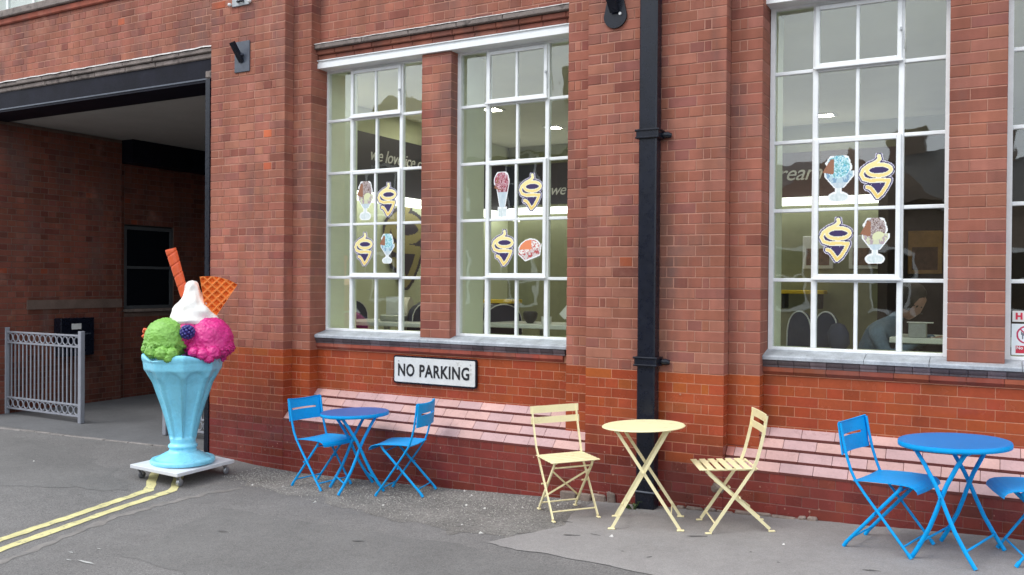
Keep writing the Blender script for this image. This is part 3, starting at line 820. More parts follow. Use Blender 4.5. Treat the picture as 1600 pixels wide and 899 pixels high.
# ------------------------------------------------------------------ windows
ROWS = [1.25, 1.776, 2.307, 2.83, 3.36, 3.866]
def window(xa, xb, xc, hm):
    """steel window between xa and xb; the two middle columns carry an opening light at the top and one lower down"""
    f = MB(); y0, y1 = YW, YW + .045
    f.box(xa, xa + .034, y0 - .004, y1 + .01, 1.222, 3.866); f.box(xb - .034, xb, y0 - .004, y1 + .01, 1.222, 3.866)
    f.box(xa + .034, xb - .034, y0 - .004, y1 + .01, 1.222, 1.262, None, .004); f.box(xa + .034, xb - .034, y0, y1, 3.846, 3.866)
    ml, mr = xc - hm, xc + hm
    for m_ in (ml, mr): f.box(m_ - .020, m_ + .020, y0, y1, 1.262, 3.846, None, .005)
    for z in ROWS[1:5]:
        for (a, b) in ((xa + .034, ml - .020), (mr + .020, xb - .034)): f.box(a, b, y0 + .006, y1 - .005, z - .014, z + .014, None, .004)
    for z in (ROWS[1], ROWS[3], ROWS[4]): f.box(ml + .020, mr - .020, y0 + .002, y1 - .003, z - .016, z + .016, None, .004)
    f.box(xc - .013, xc + .013, y0 + .006, y1 - .005, 1.262, ROWS[1] - .016, None, .004)
    f.box(xc - .013, xc + .013, y0 + .006, y1 - .005, ROWS[3] + .016, ROWS[4] - .016, None, .004)
    fr = f.build('window', M['white'], bld)
    # panes
    def pane(a, b, z0, z1, y, par=fr):
        mb = MB(); mb.box(0, b - a, 0, .004, 0, z1 - z0); o = mb.build('pane', M['glass'], par, loc=(a, y, z0))
        o.rotation_euler = (random.uniform(-.003, .003), 0, random.uniform(-.0035, .0035))
    yp = y0 + .022
    for i in range(5):
        z0, z1 = ROWS[i] + .013, ROWS[i + 1] - .013
        pane(xa + .034, ml - .020, z0, z1, yp); pane(mr + .020, xb - .034, z0, z1, yp)
        if i in (0, 3): pane(ml + .020, xc - .013, z0, z1, yp); pane(xc + .013, mr - .020, z0, z1, yp)
    # opening lights, standing a little proud
    for (z0, z1, mid, open_) in ((ROWS[4] + .010, 3.838, None, .02), (ROWS[1] + .012, ROWS[3] + .006, ROWS[2], .0)):
        c = MB(); yy0, yy1 = y0 - .018, y0 + .020; a, b = ml - .004, mr + .004
        c.box(a, a + .034, yy0, yy1, z0, z1, None, .004); c.box(b - .034, b, yy0, yy1, z0, z1, None, .004)
        c.box(a + .034, b - .034, yy0 + .001, yy1, z0, z0 + .034, None, .004); c.box(a + .034, b - .034, yy0 + .001, yy1, z1 - .034, z1, None, .004)
        c.box(xc - .012, xc + .012, yy0 + .006, yy1 - .004, z0 + .034, z1 - .034, None, .003)
        if mid:
            c.box(a + .034, xc - .012, yy0 + .006, yy1 - .004, mid - .012, mid + .012, None, .003)
            c.box(xc + .012, b - .034, yy0 + .006, yy1 - .004, mid - .012, mid + .012, None, .003)
        c.box(a - .01, b + .01, yy0 - .016, yy0 - .001, z0 - .012, z0 + .006, None, .003)
        c.build('casement', M['white'], fr)
        zz = [z0 + .034] + ([mid - .012, mid + .012] if mid else []) + [z1 - .034]
        for k in range(0, len(zz), 2):
            for (a2, b2) in ((a + .034, xc - .012), (xc + .012, b - .034)): pane(a2, b2, zz[k], zz[k + 1], yy0 + .016)
    h = MB(); h.tube([(mr + .018, y0 - .03, 3.44), (mr + .016, y0 - .032, 3.50), (mr + .008, y0 - .03, 3.56), (mr, y0 - .015, 3.60)], .004, 6)
    h.box(mr - .012, mr + .004, y0 - .034, y0 - .018, 3.58, 3.60); h.build('stay', M['plate_grey'], fr)
    return fr
window(-6.007, -4.72, -5.364, .304)
window(-4.412, -3.15, -3.785, .304)
window(-1.550, -.300, -.918, .298)
window(.048, 1.293, .670, .298)

# ------------------------------------------------------------------ cafe interior (rooms seen through the glass)
Z0 = .45
rm = MB()
rm.box(-7.15, 2.7, .62, 9.0, Z0 - .1, Z0); rm.build('cafe_floor', M['floorin'], bld)
MB().box(-7.15, 2.7, .62, 9.0, 3.93, 4.03).build('cafe_ceiling', M['olive'], bld)
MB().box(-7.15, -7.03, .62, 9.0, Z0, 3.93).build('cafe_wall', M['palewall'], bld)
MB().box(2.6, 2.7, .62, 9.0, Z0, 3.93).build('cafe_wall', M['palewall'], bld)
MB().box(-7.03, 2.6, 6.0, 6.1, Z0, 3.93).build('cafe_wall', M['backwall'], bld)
MB().box(-1.06, 2.5, 5.55, 5.70, Z0, 3.62).build('dark_backdrop', M['backdrop'], bld)  # added screen, makes the interior dark behind the person
MB().box(-1.16, -1.06, 3.9, 5.70, Z0, 3.0).build('dark_backdrop', M['backdrop'], bld)  # side return of the added dark screen
for (a, b) in ((-7.03, -6.0), (-4.72, -4.42), (-3.14, -1.56), (-.29, .04), (1.3, 2.6)):          # thick inner piers: reveals beside each window, their colour lightened for the sky light
    MB().box(a, b, .405, .86, 1.20, 3.92).build('window_reveal', M['reveal'], bld)
MB().box(-6.0, -3.14, .41, .86, 1.17, 1.236).build('inner_sill', M['palewall'], bld); MB().box(-1.56, 1.3, .41, .86, 1.17, 1.236).build('inner_sill', M['palewall'], bld)
MB().box(-7.03, 2.6, .62, .86, Z0, 1.17).build('cafe_front_wall', M['palewall'], bld)
# dark feature band along the left wall and the back wall, with a curved lit cove under it
MB().box(-7.03, -6.93, 1.1, 6.0, 2.86, 3.60).build('feature_band', M['darkband'], bld)
mb = MB(); mb.box(-6.93, -3.9, 5.9, 6.0, 2.98, 3.62); mb.build('feature_band', M['darkband'], bld)
MB().box(-3.9, .2, 5.9, 6.0, 2.93, 3.55).build('feature_band', M['brownband'], bld)
def cove(p0, p1, nrm, z0, z1, dep):
    mb = MB(); n = 10; v = []
    for P_ in (p0, p1):
        for i in range(n + 1):
            a = math.pi / 2 * i / n
            v.append((P_[0] + nrm[0] * dep * math.sin(a), P_[1] + nrm[1] * dep * math.sin(a), z1 - (z1 - z0) * (1 - math.cos(a))))
    mb.add(v, [(i, i + 1, n + 2 + i, n + 1 + i) for i in range(n)], smooth=True)
    mb.build('lit_cove', M['cove'], bld)
cove((-6.92, 1.1), (-6.92, 5.8), (1, 0), 2.70, 2.855, .22)
cove((-6.9, 5.88), (-.9, 5.88), (0, -1), 2.80, 2.93, .20)
def text_mesh(body, size, m, parent, mtx, name, shear=0.0, ext=.003, offset=0.0, spacing=1.0, align='LEFT'):
    cu = bpy.data.curves.new('t', 'FONT'); cu.body = body; cu.size = size; cu.extrude = ext; cu.shear = shear
    cu.offset = offset; cu.space_character = spacing; cu.align_x = align; cu.resolution_u = 3
    to = bpy.data.objects.new('t', cu); col.objects.link(to)
    bpy.context.view_layer.update()
    me = bpy.data.meshes.new_from_object(to.evaluated_get(bpy.context.evaluated_depsgraph_get()))
    bpy.data.objects.remove(to); bpy.data.curves.remove(cu)
    me.transform(mtx); me.materials.clear(); me.materials.append(m)
    o = bpy.data.objects.new(name, me); col.objects.link(o)
    if parent: o.parent = parent
    return o
WALLX = Matrix(((0, 0, 1, 0), (1, 0, 0, 0), (0, 1, 0, 0), (0, 0, 0, 1)))      # text reading along +Y, facing +X
WALLY = Matrix(((1, 0, 0, 0), (0, 0, -1, 0), (0, 1, 0, 0), (0, 0, 0, 1)))      # text reading along +X, facing -Y
t = text_mesh('we love ice cream', .225, M['script'], bld, Matrix.Translation((-6.925, 2.24, 3.27)) @ WALLX, 'wall_lettering', shear=.35, ext=.004, spacing=.95)
text_mesh('we love ice cream', .24, M['script'], bld, Matrix.Translation((-6.22, 5.895, 3.12)) @ WALLY, 'wall_lettering', shear=.35, ext=.004, spacing=.92)
text_mesh('ice cream', .30, M['script'], bld, Matrix.Translation((-3.22, 5.895, 3.17)) @ WALLY, 'wall_lettering', shear=.35, ext=.004, spacing=.95)

# ---- painted prints built as fine cells with their own colours
def seg_d(p, a, b):
    ax, ay = a; bx, by = b; px, py = p
    dx, dy = bx - ax, by - ay; L = dx * dx + dy * dy
    t_ = 0 if L == 0 else max(0, min(1, ((px - ax) * dx + (py - ay) * dy) / L))
    return math.hypot(px - ax - dx * t_, py - ay - dy * t_)
PATHA = [(690, 168), (693, 186), (672, 204), (630, 220), (597, 243), (585, 270), (600, 297), (640, 309), (700, 308), (752, 310), (735, 345), (708, 385), (683, 405), (662, 375), (642, 352), (622, 345)]
PATHB = [(690 + 72 * math.cos(a * .3142), 249 + 32 * math.sin(a * .3142)) for a in range(21)]
def logo_paint(x, y):
    """x,y in 0..1 (y up) over the 215 x 275 unit box"""
    p = (568 + x * 215, 425 - y * 275)
    d = min(min(seg_d(p, PATHA[i], PATHA[i + 1]) for i in range(len(PATHA) - 1)), min(seg_d(p, PATHB[i], PATHB[i + 1]) for i in range(20)))
    inside = ((p[0] - 690) / 72) ** 2 + ((p[1] - 249) / 32) ** 2 < 1 or (330 < p[1] < 400 and abs(p[0] - 690) < (400 - p[1]) * .62)
    if d < 9: return lerp3((.88, .78, .36), (.80, .58, .16), min(1, max(0, (p[1] - 180) / 220)))
    if d < 13: return (.86, .84, .74)
    if d < 20 or inside: return (.035, .02, .10)
    if d < 24: return (.66, .64, .78)
    return None
def lerp3(a, b, t_): return tuple(lerp(a[i], b[i], t_) for i in range(3))
def fbm(x, y, s_): return noise.noise(Vector((x * s_, y * s_, .5)))
def sundae_paint(kind):
    def g(x, y):
        n1 = fbm(x, y, 9) * .5 + fbm(x, y, 21) * .35
        glass = (.62, .70, .72); rimc = (.80, .84, .84)
        def shape(x, y, grow=0.0):
            if kind == 'tall':
                top = ((x - .45) / (.40 + grow)) ** 2 + ((y - .80) / (.19 + grow)) ** 2 < 1 + n1 * .25
                wd = lerp(.12, .34, max(0, (y - .22) / .5)); bowl = .22 < y < .78 and abs(x - .5) < wd + grow
                foot = abs(x - .5) < .22 + grow and abs(y - .10) < .085 + grow or (abs(x - .5) < .07 + grow and y < .25)
                return top, bowl, foot
            if kind == 'dish':
                u = (x - .5) * .94 + (y - .45) * .34; w = -(x - .5) * .34 + (y - .45) * .94
                top = (u / (.42 + grow)) ** 2 + ((w - .12) / (.30 + grow)) ** 2 < 1 + n1 * .2 and w > .0
                bowl = -.26 - grow < w < .10 and abs(u) < .30 + .55 * (w + .26) + grow
                foot = False
                return top, bowl, foot
            top = ((x - .50) / (.34 + grow)) ** 2 + ((y - .76) / (.25 + grow)) ** 2 < 1 + n1 * .35
            bowl = .30 < y < .66 and abs(x - .52) < lerp(.10, .40, max(0, min(1, (y - .30) / .26))) + grow
            foot = (((x - .5) / (.27 + grow)) ** 2 + ((y - .10) / (.085 + grow)) ** 2 < 1) or (abs(x - .5) < .055 + grow and .1 < y < .33)
            return top, bowl, foot
        top, bowl, foot = shape(x, y); wafer = kind != 'dish' and ((y - .60) < (x + .02) * 1.15 and y > .60 + .18 * max(0, .3 - x) and x < (.50 if y < .8 else .36) and y < .93)
        if (wafer and kind != 'tall' and x < .38 + n1 * .12) or (kind == 'tall' and wafer and x < .26 and y > .76): return (.30, .13, .07) if n1 > -.25 else (.22, .09, .05)
        if top:
            v_ = n1 + .5 * fbm(x, y, 34)
            if kind == 'choc': c = (.16, .09, .07) if v_ > .12 else ((.50, .44, .42) if v_ > -.12 else (.27, .20, .20))
            elif kind == 'mint': c = (.10, .42, .55) if v_ > .14 else ((.66, .80, .82) if v_ > -.05 else ((.30, .62, .68) if v_ > -.25 else (.16, .42, .44)))
            elif kind == 'tall': c = (.36, .05, .09) if v_ > .05 else ((.66, .46, .50) if v_ > -.15 else (.25, .04, .06))
            elif kind == 'dish': c = (.78, .25, .11) if x < .55 and y > .5 else ((.80, .78, .74) if v_ > -.1 else (.55, .10, .09))
            else: c = (.4, .4, .4)
            if kind == 'choc' and ((x - .62) / .2) ** 2 + ((y - .58) / .12) ** 2 < 1: c = (.66, .68, .42)
            return c
        if wafer: return (.30, .12, .06)
        if bowl:
            if kind == 'choc' and y > .42: return (.42, .33, .36) if n1 > 0 else (.60, .62, .42)
            if kind == 'mint' and y > .42: return (.20, .35, .50) if n1 > 0 else (.45, .60, .66)
            if kind == 'tall' and y > .55: return (.20, .03, .05) if n1 > -.1 else (.50, .30, .34)
            if kind == 'dish': return (.45, .08, .08) if n1 > .05 else (.62, .56, .54)
            return lerp3((.40, .50, .58), glass, .5 + n1)
        if foot: return lerp3((.50, .60, .60), rimc, .5 + n1)
        t2, b2, f2 = shape(x, y, .045)
        if t2 or b2 or f2: return (.84, .86, .87)
        return None
    return g
def cells_mesh(name, w, h, nx, paint, m):
    ny = int(nx * h / w); mb = MB(); grid = {}
    def vid(i, j):
        if (i, j) not in grid: grid[(i, j)] = len(mb.v); mb.v.append((i * w / nx, 0, j * h / ny))
        return grid[(i, j)]
    for j in range(ny):
        for i in range(nx):
            c = paint((i + .5) / nx, (j + .5) / ny)
            if c is None: continue
            mb.f.append([vid(i, j), vid(i + 1, j), vid(i + 1, j + 1), vid(i, j + 1)]); mb.t.append(tuple(max(0, min(1, q)) for q in c)); mb.sm.append(False); mb.mi.append(0)
    return mb.mesh(name, m)
logo_me = cells_mesh('cone_logo', .245, .345, 56, logo_paint, M['print'])
YC = YW - .0035                                   # just before the panes of the opening lights
# cone logo stickers
cone_lab = [
    ((-5.343, 2.366), 'swirling yellow cone logo sticker right of the brown sundae in the left window'),
    ((-5.628, 1.885), 'swirling yellow cone logo sticker under the brown sundae in the left window'),
    ((-3.760, 2.372), 'swirling yellow cone logo sticker right of the tall red sundae in the second window'),
    ((-4.040, 1.878), 'swirling yellow cone logo sticker left of the tilted orange dish in the second window'),
    ((-.905, 2.362), 'swirling yellow cone logo sticker right of the turquoise sundae, beside the downpipe pier window'),
    ((-1.182, 1.905), 'swirling yellow cone logo sticker below the turquoise sundae in the window right of the downpipe')]
for (x, z), lab in cone_lab:
    o = bpy.data.objects.new('window_sticker', logo_me); col.objects.link(o); o.location = (x, YC, z)
    tag(o, lab, 'sticker', 'cone logo stickers on the windows')
sun_lab = [('choc', .225, .385, (-5.600, 2.345), 'sticker of a brown and cream sundae in a stemmed glass, left window'),
           ('mint', .190, .290, (-5.310, 1.915), 'small sticker of a blue sundae at the lower right of the left window'),
           ('tall', .180, .410, (-4.015, 2.330), 'sticker of a tall narrow glass of dark red sundae, second window'),
           ('dish', .245, .235, (-3.760, 1.915), 'sticker of a tilted glass dish with an orange scoop, second window'),
           ('mint', .240, .345, (-1.165, 2.360), 'large sticker of a turquoise sundae with brown wafer, window right of the downpipe'),
           ('choc', .215, .335, (-.895, 1.900), 'sticker of a dark chocolate sundae, lower right in the window right of the downpipe')]
for kind, w, h, (x, z), lab in sun_lab:
    o = bpy.data.objects.new('window_sticker', cells_mesh('sundae_print', w, h, 60, sundae_paint(kind), M['print'])); col.objects.link(o)
    o.location = (x, YC, z); tag(o, lab, 'sticker', 'sundae stickers on the windows')
# big logo print on the pale inner wall, seen past the left window
def big_logo(x, y):
    c = logo_paint(x, y)
    if c is None: return None
    if c[0] > .7: return (.30, .25, .10)
    if c[0] > .5: return (.05, .04, .05)
    return (.03, .02, .04)
bl = bpy.data.objects.new('wall_logo', cells_mesh('wall_logo', .95, 1.30, 70, big_logo, M['print'])); col.objects.link(bl); bl.parent = bld
bl.matrix_world = Matrix.Translation((-6.995, 2.62, 1.62)) @ Matrix.Rotation(R(90), 4, 'Z')
# hygiene and no dogs notices on the last window
def sign_cells(kind):
    def g(x, y):
        if kind == 'dog':
            X_, Y_ = x * .26, y * .345
            if Y_ < .105:
                return (.55, .03, .06) if .04 < X_ < .24 and Y_ > .02 else (.75, .78, .80)
            d = math.hypot(X_ - .145, Y_ - .225)
            if .082 < d < .100: return (.50, .03, .10)
            if d < .083 and abs((X_ - .145) + (Y_ - .225)) < .011: return (.50, .03, .10)
            px_, py_ = X_ - .145, Y_ - .225
            if (abs(px_) < .045 and -.012 < py_ < .018) or (.030 < px_ < .062 and .005 < py_ < .040) or (abs(abs(px_ + .002) - .036) < .006 and -.048 < py_ < 0) or (-.055 < px_ < -.042 and 0 < py_ < .035): return (.16, .17, .20)
            return (.75, .80, .82)
        return (.78, .80, .81)
    return g
o = bpy.data.objects.new('window_notice', cells_mesh('notice', .26, .345, 78, sign_cells('dog'), M['print'])); col.objects.link(o)
o.location = (.088, YW + .016, 1.272); o.scale = (.62, 1, .62); tag(o, 'white window notice with a red ringed dog silhouette, at the right edge', 'sign')
tx = text_mesh('No dogs', .048, M['white'], o, Matrix.Translation((.047, -.002, .065)) @ WALLY, 'lettering', ext=.0005, offset=.0010)
tx = None
o = MB().box(0, .16, 0, .002, 0, .075).build('window_notice', M['paper']); o.location = (.092, YW + .016, 1.50)
tag(o, 'white window notice with red lettering, above the dog notice', 'sign')
text_mesh('H', .060, mat('red_lettering', (.62, .02, .06), .5, 0), o, Matrix.Translation((.018, -.002, .018)) @ WALLY, 'lettering', ext=.0005, offset=.003)

# furniture and people in the cafe
def cafe_table(x0, x1, y0, y1, z, lab):
    t_ = thing('cafe_table', lab, 'table', ((x0 + x1) / 2, (y0 + y1) / 2, Z0), group='pale tables inside the cafe')
    w, d = (x1 - x0) / 2, (y1 - y0) / 2
    MB().rbox(-w, w, -d, d, z - Z0 - .045, z - Z0, .006).build('table_top', M['tabletop'], t_)
    MB().tube([(0, 0, .02), (0, 0, z - Z0 - .045)], .035, 10).build('pedestal', M['steelin'], t_)
    MB().lathe([(.22, 0), (.22, .012), (.05, .02)], 20).build('base', M['steelin'], t_)
    return t_
cafe_table(-6.62, -5.30, 1.05, 1.65, 1.30, 'pale cafe table behind the left window')
cafe_table(-4.62, -3.30, .98, 1.55, 1.335, 'pale cafe table behind the second window')
cafe_table(-.74, .60, .92, 1.5, 1.335, 'pale cafe table beside the seated person')
def booth(x, y, rz, w, h, lab, m, parts=1, grp='booth seats inside the cafe'):
    b_ = thing('booth_seat', lab, 'seat', (x, y, Z0), rz, grp)
    n = 14
    for k in range(parts):
        ww = w / parts; x0_ = -w / 2 + k * ww
        poly = [(x0_ + .006, .35)] + [(x0_ + ww / 2 - (ww / 2 - .006) * math.cos(math.pi * i / n) ** 1, h - .30 + .30 * math.sin(math.pi * i / n) ** .55) for i in range(n + 1)] + [(x0_ + ww - .006, .35)]
        mb = MB(); N = len(poly)
        v = [(p[0], -.05, p[1]) for p in poly] + [(p[0], .05, p[1]) for p in poly]
        mb.add(v, [tuple(range(N)), tuple(range(N, 2 * N))[::-1]] + [(i, N + i, N + (i + 1) % N, (i + 1) % N) for i in range(N)])
        bk = mb.build('backrest', m, b_)
        MB().tube([(p[0], -.052, p[1]) for p in poly[1:-1]], .006, 5).build('piping', M['piping'], bk)
    MB().rbox(-w / 2, w / 2, .05, .50, .30, .46, .03).build('seat', m, b_)
    MB().box(-w / 2 + .03, w / 2 - .03, .0, .46, 0, .30).build('plinth', M['darkin'], b_)
    return b_
booth(-1.33, 1.02, R(90) * 0, .42, 1.07, 'navy seat back with two rounded humps and white piping beside the seated person', M['navy'], 2)
booth(-6.20, 2.05, R(-60), .9, 1.10, 'curved pale booth back with dark edge behind the left window', M['whiteseat'])
booth(-5.52, 1.72, R(70), .8, 1.09, 'dark rounded booth back right of the menu behind the left window', M['navy'])
booth(-6.56, 1.30, R(80), .7, 1.09, 'dark rounded booth back at the left end of the cafe table', M['navy'])
booth(-4.72, 1.35, R(84), .7, 1.06, 'pale booth back behind the left side of the second window', M['whiteseat'])
booth(-4.50, 1.32, R(84), .7, 1.06, 'dark booth back behind the second window, next to the pale one', M['navy'])
mn = thing('menu_stand', 'white menu standing on the table behind the left window', 'menu', (-5.83, 1.30, 1.30))
MB().box(-.10, .10, -.01, .0, .07, .27).build('card', M['paper'], mn); MB().rbox(-.16, .14, -.05, .07, 0, .07, .01).build('holder', M['steelin'], mn)
nd = thing('napkin_dispenser', 'steel napkin dispenser on the table by the seated person', 'dispenser', (-.53, .965, 1.335))
MB().rbox(-.075, .055, -.035, .05, 0, .115, .006).build('case', M['steelin'], nd); MB().box(-.085, .10, -.04, .03, .116, .122).build('napkin', M['paper'], nd)
nd = thing('condiment_tray', 'dark bowl and white crockery on the table behind the second window', 'crockery', (-3.85, 1.15, 1.335))
MB().lathe([(.03, 0), (.07, .05), (.075, .10), (.06, .12)], 16, -.20).build('bowl', M['darkin'], nd)
MB().lathe([(.05, 0), (.05, .06), (.055, .07)], 16, -.02).build('cup', M['paper'], nd)
MB().lathe([(.03, 0), (.06, .09), (.065, .13)], 16, .22, .05).build('cup', M['paper'], nd)
MB().add([(.12, 0, .10), (.20, .02, .20), (.26, 0, .24), (.29, 0, .10), (.20, -.05, .05)], [(0, 1, 2, 3, 4)]).build('napkin', M['paper'], nd)
def shelf(x0, x1, y, z, lab):
    s_ = thing('yellow_shelf', lab, 'shelf', ((x0 + x1) / 2, y, z)); w = (x1 - x0) / 2
    MB().rbox(-w, w, -.15, .15, -.05, 0, .005).build('board', M['yellowin'], s_); MB().box(-w + .05, -w + .09, -.1, .15, -.25, -.05).build('bracket', M['darkin'], s_)
    MB().box(w - .09, w - .05, -.1, .15, -.25, -.05).build('bracket', M['darkin'], s_)
shelf(-6.15, -5.70, 3.9, 1.50, 'short bright yellow shelf inside, behind the second window')
shelf(-2.62, -2.02, 5.8, 1.66, 'yellow shelf on the back wall, seen past the window right of the downpipe')
yc_ = thing('yellow_chair', 'yellow chair inside the cafe, at the right of the second window', 'chair', (-3.45, 1.75, Z0))
MB().rbox(-.2, .2, -.2, .2, .43, .46, .01).build('seat', M['yellowin'], yc_); MB().rbox(-.2, .2, .17, .20, .60, 1.02, .01).build('backrest', M['yellowin'], yc_)
for sx_ in (-.18, .18):
    for sy_ in (-.18, .18): MB().tube([(sx_, sy_, 0), (sx_ * .95, sy_, .43 if sy_ < 0 else .62)], .012, 6).build('leg', M['steelin'], yc_)
def picture(x0, x1, z0, z1, y, m, lab, mf):
    p_ = thing('wall_picture', lab, 'picture', ((x0 + x1) / 2, y, z0)); w = (x1 - x0) / 2
    MB().rbox(-w, w, -.03, 0, 0, z1 - z0, .008).build('frame', mf, p_); MB().box(-w + .05, w - .05, -.034, -.031, .05, (z1 - z0) * .62).build('print', m, p_)
picture(-.99, -.60, 1.88, 2.42, 5.545, M['picture'], 'ochre panel with a brown middle, seen in the right column of panes', M['ochrepanel'])  # flat ochre panel, brown in the middle
picture(-2.35, -1.95, 1.95, 2.4, 5.98, M['picture'], 'pale framed print on the back wall above the yellow shelf', M['paper'])
picture(-5.25, -4.85, 2.0, 2.85, 5.98, M['picture'], 'brown framed print on the back wall, seen through the second window', M['paper'])
picture(-1.75, -1.35, 1.95, 2.4, 5.98, M['picture'], 'second pale framed print on the back wall, left of the sundae sticker', M['paper'])
# downlights in view come first; the rest are added unseen to brighten the reveals
dl = [(-1.96, 5.3), (-5.49, 4.55), (-5.61, 3.05), (-3.4, 3.0), (-2.6, 1.5), (-5.36, 1.4), (-6.4, 3.0), (-.15, 1.4), (-.17, 3.0), (-6.78, 1.25), (1.5, 2.5)]
dlm = MB().box(-.09, .09, -.09, .09, 0, .01).mesh('lens', M['downlight']); dlf = MB(); 
for (a, b, c_, d) in ((-.12, .12, -.12, -.09), (-.12, .12, .09, .12), (-.12, -.09, -.09, .09), (.09, .12, -.09, .09)): dlf.box(a, b, c_, d, -.004, .012)
dlfm = dlf.mesh('bezel', M['paper'])
for i, (x, y) in enumerate(dl):
    t_ = thing('ceiling_or_fill_light', 'square lit downlight in the cafe ceiling', 'ceiling light', (x, y, 3.916), group='square downlights in the cafe ceiling')
    for nm, me in (('lens', dlm), ('bezel', dlfm)):
        o = bpy.data.objects.new(nm, me); col.objects.link(o); o.parent = t_

# seated person: one skinned body with clothing as children
def skin_body(name, joints, edges, m, parent, sub=2):
    me = bpy.data.meshes.new(name); me.from_pydata([j[0] for j in joints], edges, []); me.materials.append(m)
    o = bpy.data.objects.new(name, me); col.objects.link(o)
    if parent: o.parent = parent
    md = o.modifiers.new('skin', 'SKIN'); md.use_smooth_shade = True
    for i, j in enumerate(joints):
        sv = me.skin_vertices[0].data[i]; sv.radius = (j[1], j[1] if len(j) < 3 else j[2]); sv.use_root = (i == 0)
    s_ = o.modifiers.new('sub', 'SUBSURF'); s_.levels = sub; s_.render_levels = sub
    return o
per = thing('person', 'person in a grey blue jacket leaning over the cafe table behind the glass', 'person', (-1.0, 1.20, Z0 - .05), R(-8))
J = [((0, 0, .50), .15, .14), ((.05, 0, .68), .145, .125), ((.14, 0, .86), .17, .13), ((.22, 0, .99), .12, .10), ((.28, 0, 1.06), .055), ((.33, 0, 1.12), .06),
     ((.18, .19, .95), .07), ((.18, -.19, .95), .07), ((.30, .24, .78), .052), ((.30, -.24, .78), .052), ((.50, .12, .915), .038), ((.50, -.12, .915), .038), ((.57, .07, .925), .03, .018), ((.57, -.07, .925), .03, .018),
     ((.05, .10, .48), .10), ((.05, -.10, .48), .10), ((.46, .12, .47), .07), ((.46, -.12, .47), .07), ((.44, .12, .08), .045), ((.44, -.12, .08), .045), ((.56, .12, .04), .04, .03), ((.56, -.12, .04), .04, .03)]
E = [(0, 1), (1, 2), (2, 3), (3, 4), (4, 5), (3, 6), (3, 7), (6, 8), (7, 9), (8, 10), (9, 11), (10, 12), (11, 13), (0, 14), (0, 15), (14, 16), (15, 17), (16, 18), (17, 19), (18, 20), (19, 21)]
skin_body('body', J, E, M['jacket'], per)
hd = MB(); n = 16
prof = [(.0, -.12), (.045, -.115), (.062, -.085), (.074, -.03), (.082, .03), (.078, .08), (.055, .115), (.0, .13)]
hd.lathe([(max(r_, .002), z) for r_, z in prof], 20, fn=lambda a, r_, z: (r_ * (1 + .12 * abs(math.cos(a)) + (.16 if (math.cos(a) > .93 and -.05 < z < .02) else 0)), z))
hd.xform(Matrix.Translation((.40, 0, 1.19)) @ Matrix.Rotation(R(28), 4, 'Y'))
ho = hd.build('head', M['skin'], per)
hr = MB(); hr.lathe([(.075, -.05), (.095, .0), (.096, .06), (.075, .115), (.03, .14), (.002, .145)], 18, fn=lambda a, r_, z: (r_ * (1.1 if math.cos(a) < .3 else .86) * (1 + .05 * math.sin(a * 7 + z * 40)), z))
hr.xform(Matrix.Translation((.395, 0, 1.205)) @ Matrix.Rotation(R(24), 4, 'Y') @ Matrix.Scale(1.14, 4)); hr.build('hair', M['hair'], per)
fc = MB()
for sy_ in (-.028, .028): fc.lathe([(.002, -.008), (.010, 0), (.002, .008)], 8, .482, sy_)
fc.box(.474, .482, -.022, .022, -.058, -.050)
fc.xform(Matrix.Translation((.0, 0, 1.17))); fc.build('face_features', M['darkin'], per)
for s_ in (-1, 1):
    hm_ = MB()
    for k in range(4):
        L = (.062, .070, .066, .052)[k]; yy = s_ * (.07 - .022 + k * .0145 * 1.0)
        hm_.tube([(.58, yy, .93), (.58 + L * .5, yy * .98, .937), (.58 + L, yy * .95, .928)], [.0085, .008, .006], 6)
    hm_.tube([(.565, s_ * .04, .925), (.595, s_ * .018, .93), (.62, s_ * .012, .925)], [.011, .009, .007], 6)
    hm_.build('fingers', M['skin'], per)
st_ = thing('cafe_stool', 'dark seat under the person in the grey blue jacket', 'seat', (-1.0, 1.25, Z0)); MB().rbox(-.2, .2, -.2, .2, .30, .36, .02).build('seat', M['navy'], st_); MB().tube([(0, 0, 0), (0, 0, .30)], .04, 8).build('leg', M['steelin'], st_)
bag = MB(); bag.lathe([(.09, 0), (.13, .05), (.13, .17), (.08, .25), (.02, .27)], 16, fn=lambda a, r_, z: (r_ * (1 + .1 * math.sin(a * 3 + z * 20)), z)); bg_ = bag.build('bag', M['navy']); bg_.location = (-1.10, .80, 1.236); bg_.scale = (.62, .45, .75)
tag(bg_, 'small dark blue bag on the inner sill beside the person', 'bag')

# ------------------------------------------------------------------ drainpipe
dp = thing('drainpipe', 'tall square black cast iron drainpipe on the brick pier', 'drainpipe', (-2.366, -.085, 0))
MB().rbox(-.072, .072, -.05, .06, .22, 6.3, .010).build('pipe', M['black'], dp)
MB().rbox(-.078, .078, -.054, .064, -.03, .13, .010).build('shoe', M['black'], dp)
MB().rbox(-.072, .072, -.05, .06, .12, .23, .008).build('shoe_neck', M['black'], dp)
MB().rbox(-.084, .084, -.062, .07, .124, .138, .004).build('shoe_band', M['plate'], dp)
for z in (1.105, 2.86, 4.62):
    cmb = MB(); cmb.rbox(-.090, .090, -.066, .075, z - .004, z + .066, .008); cmb.rbox(-.098, .098, -.073, .075, z + .054, z + .070, .004); cmb.rbox(-.096, .096, -.071, .075, z - .002, z + .012, .004)
    cc = cmb.build('collar', M['black'], dp)
    MB().tube([(.085, .05, z + .03), (.125, .055, z + .03), (.150, .07, z + .025)], [.022, .026, .018], 10).build('lug', M['black'], cc); MB().tube([(-.085, .06, z + .03), (-.115, .065, z + .03)], [.020, .014], 8).build('lug', M['black'], cc)
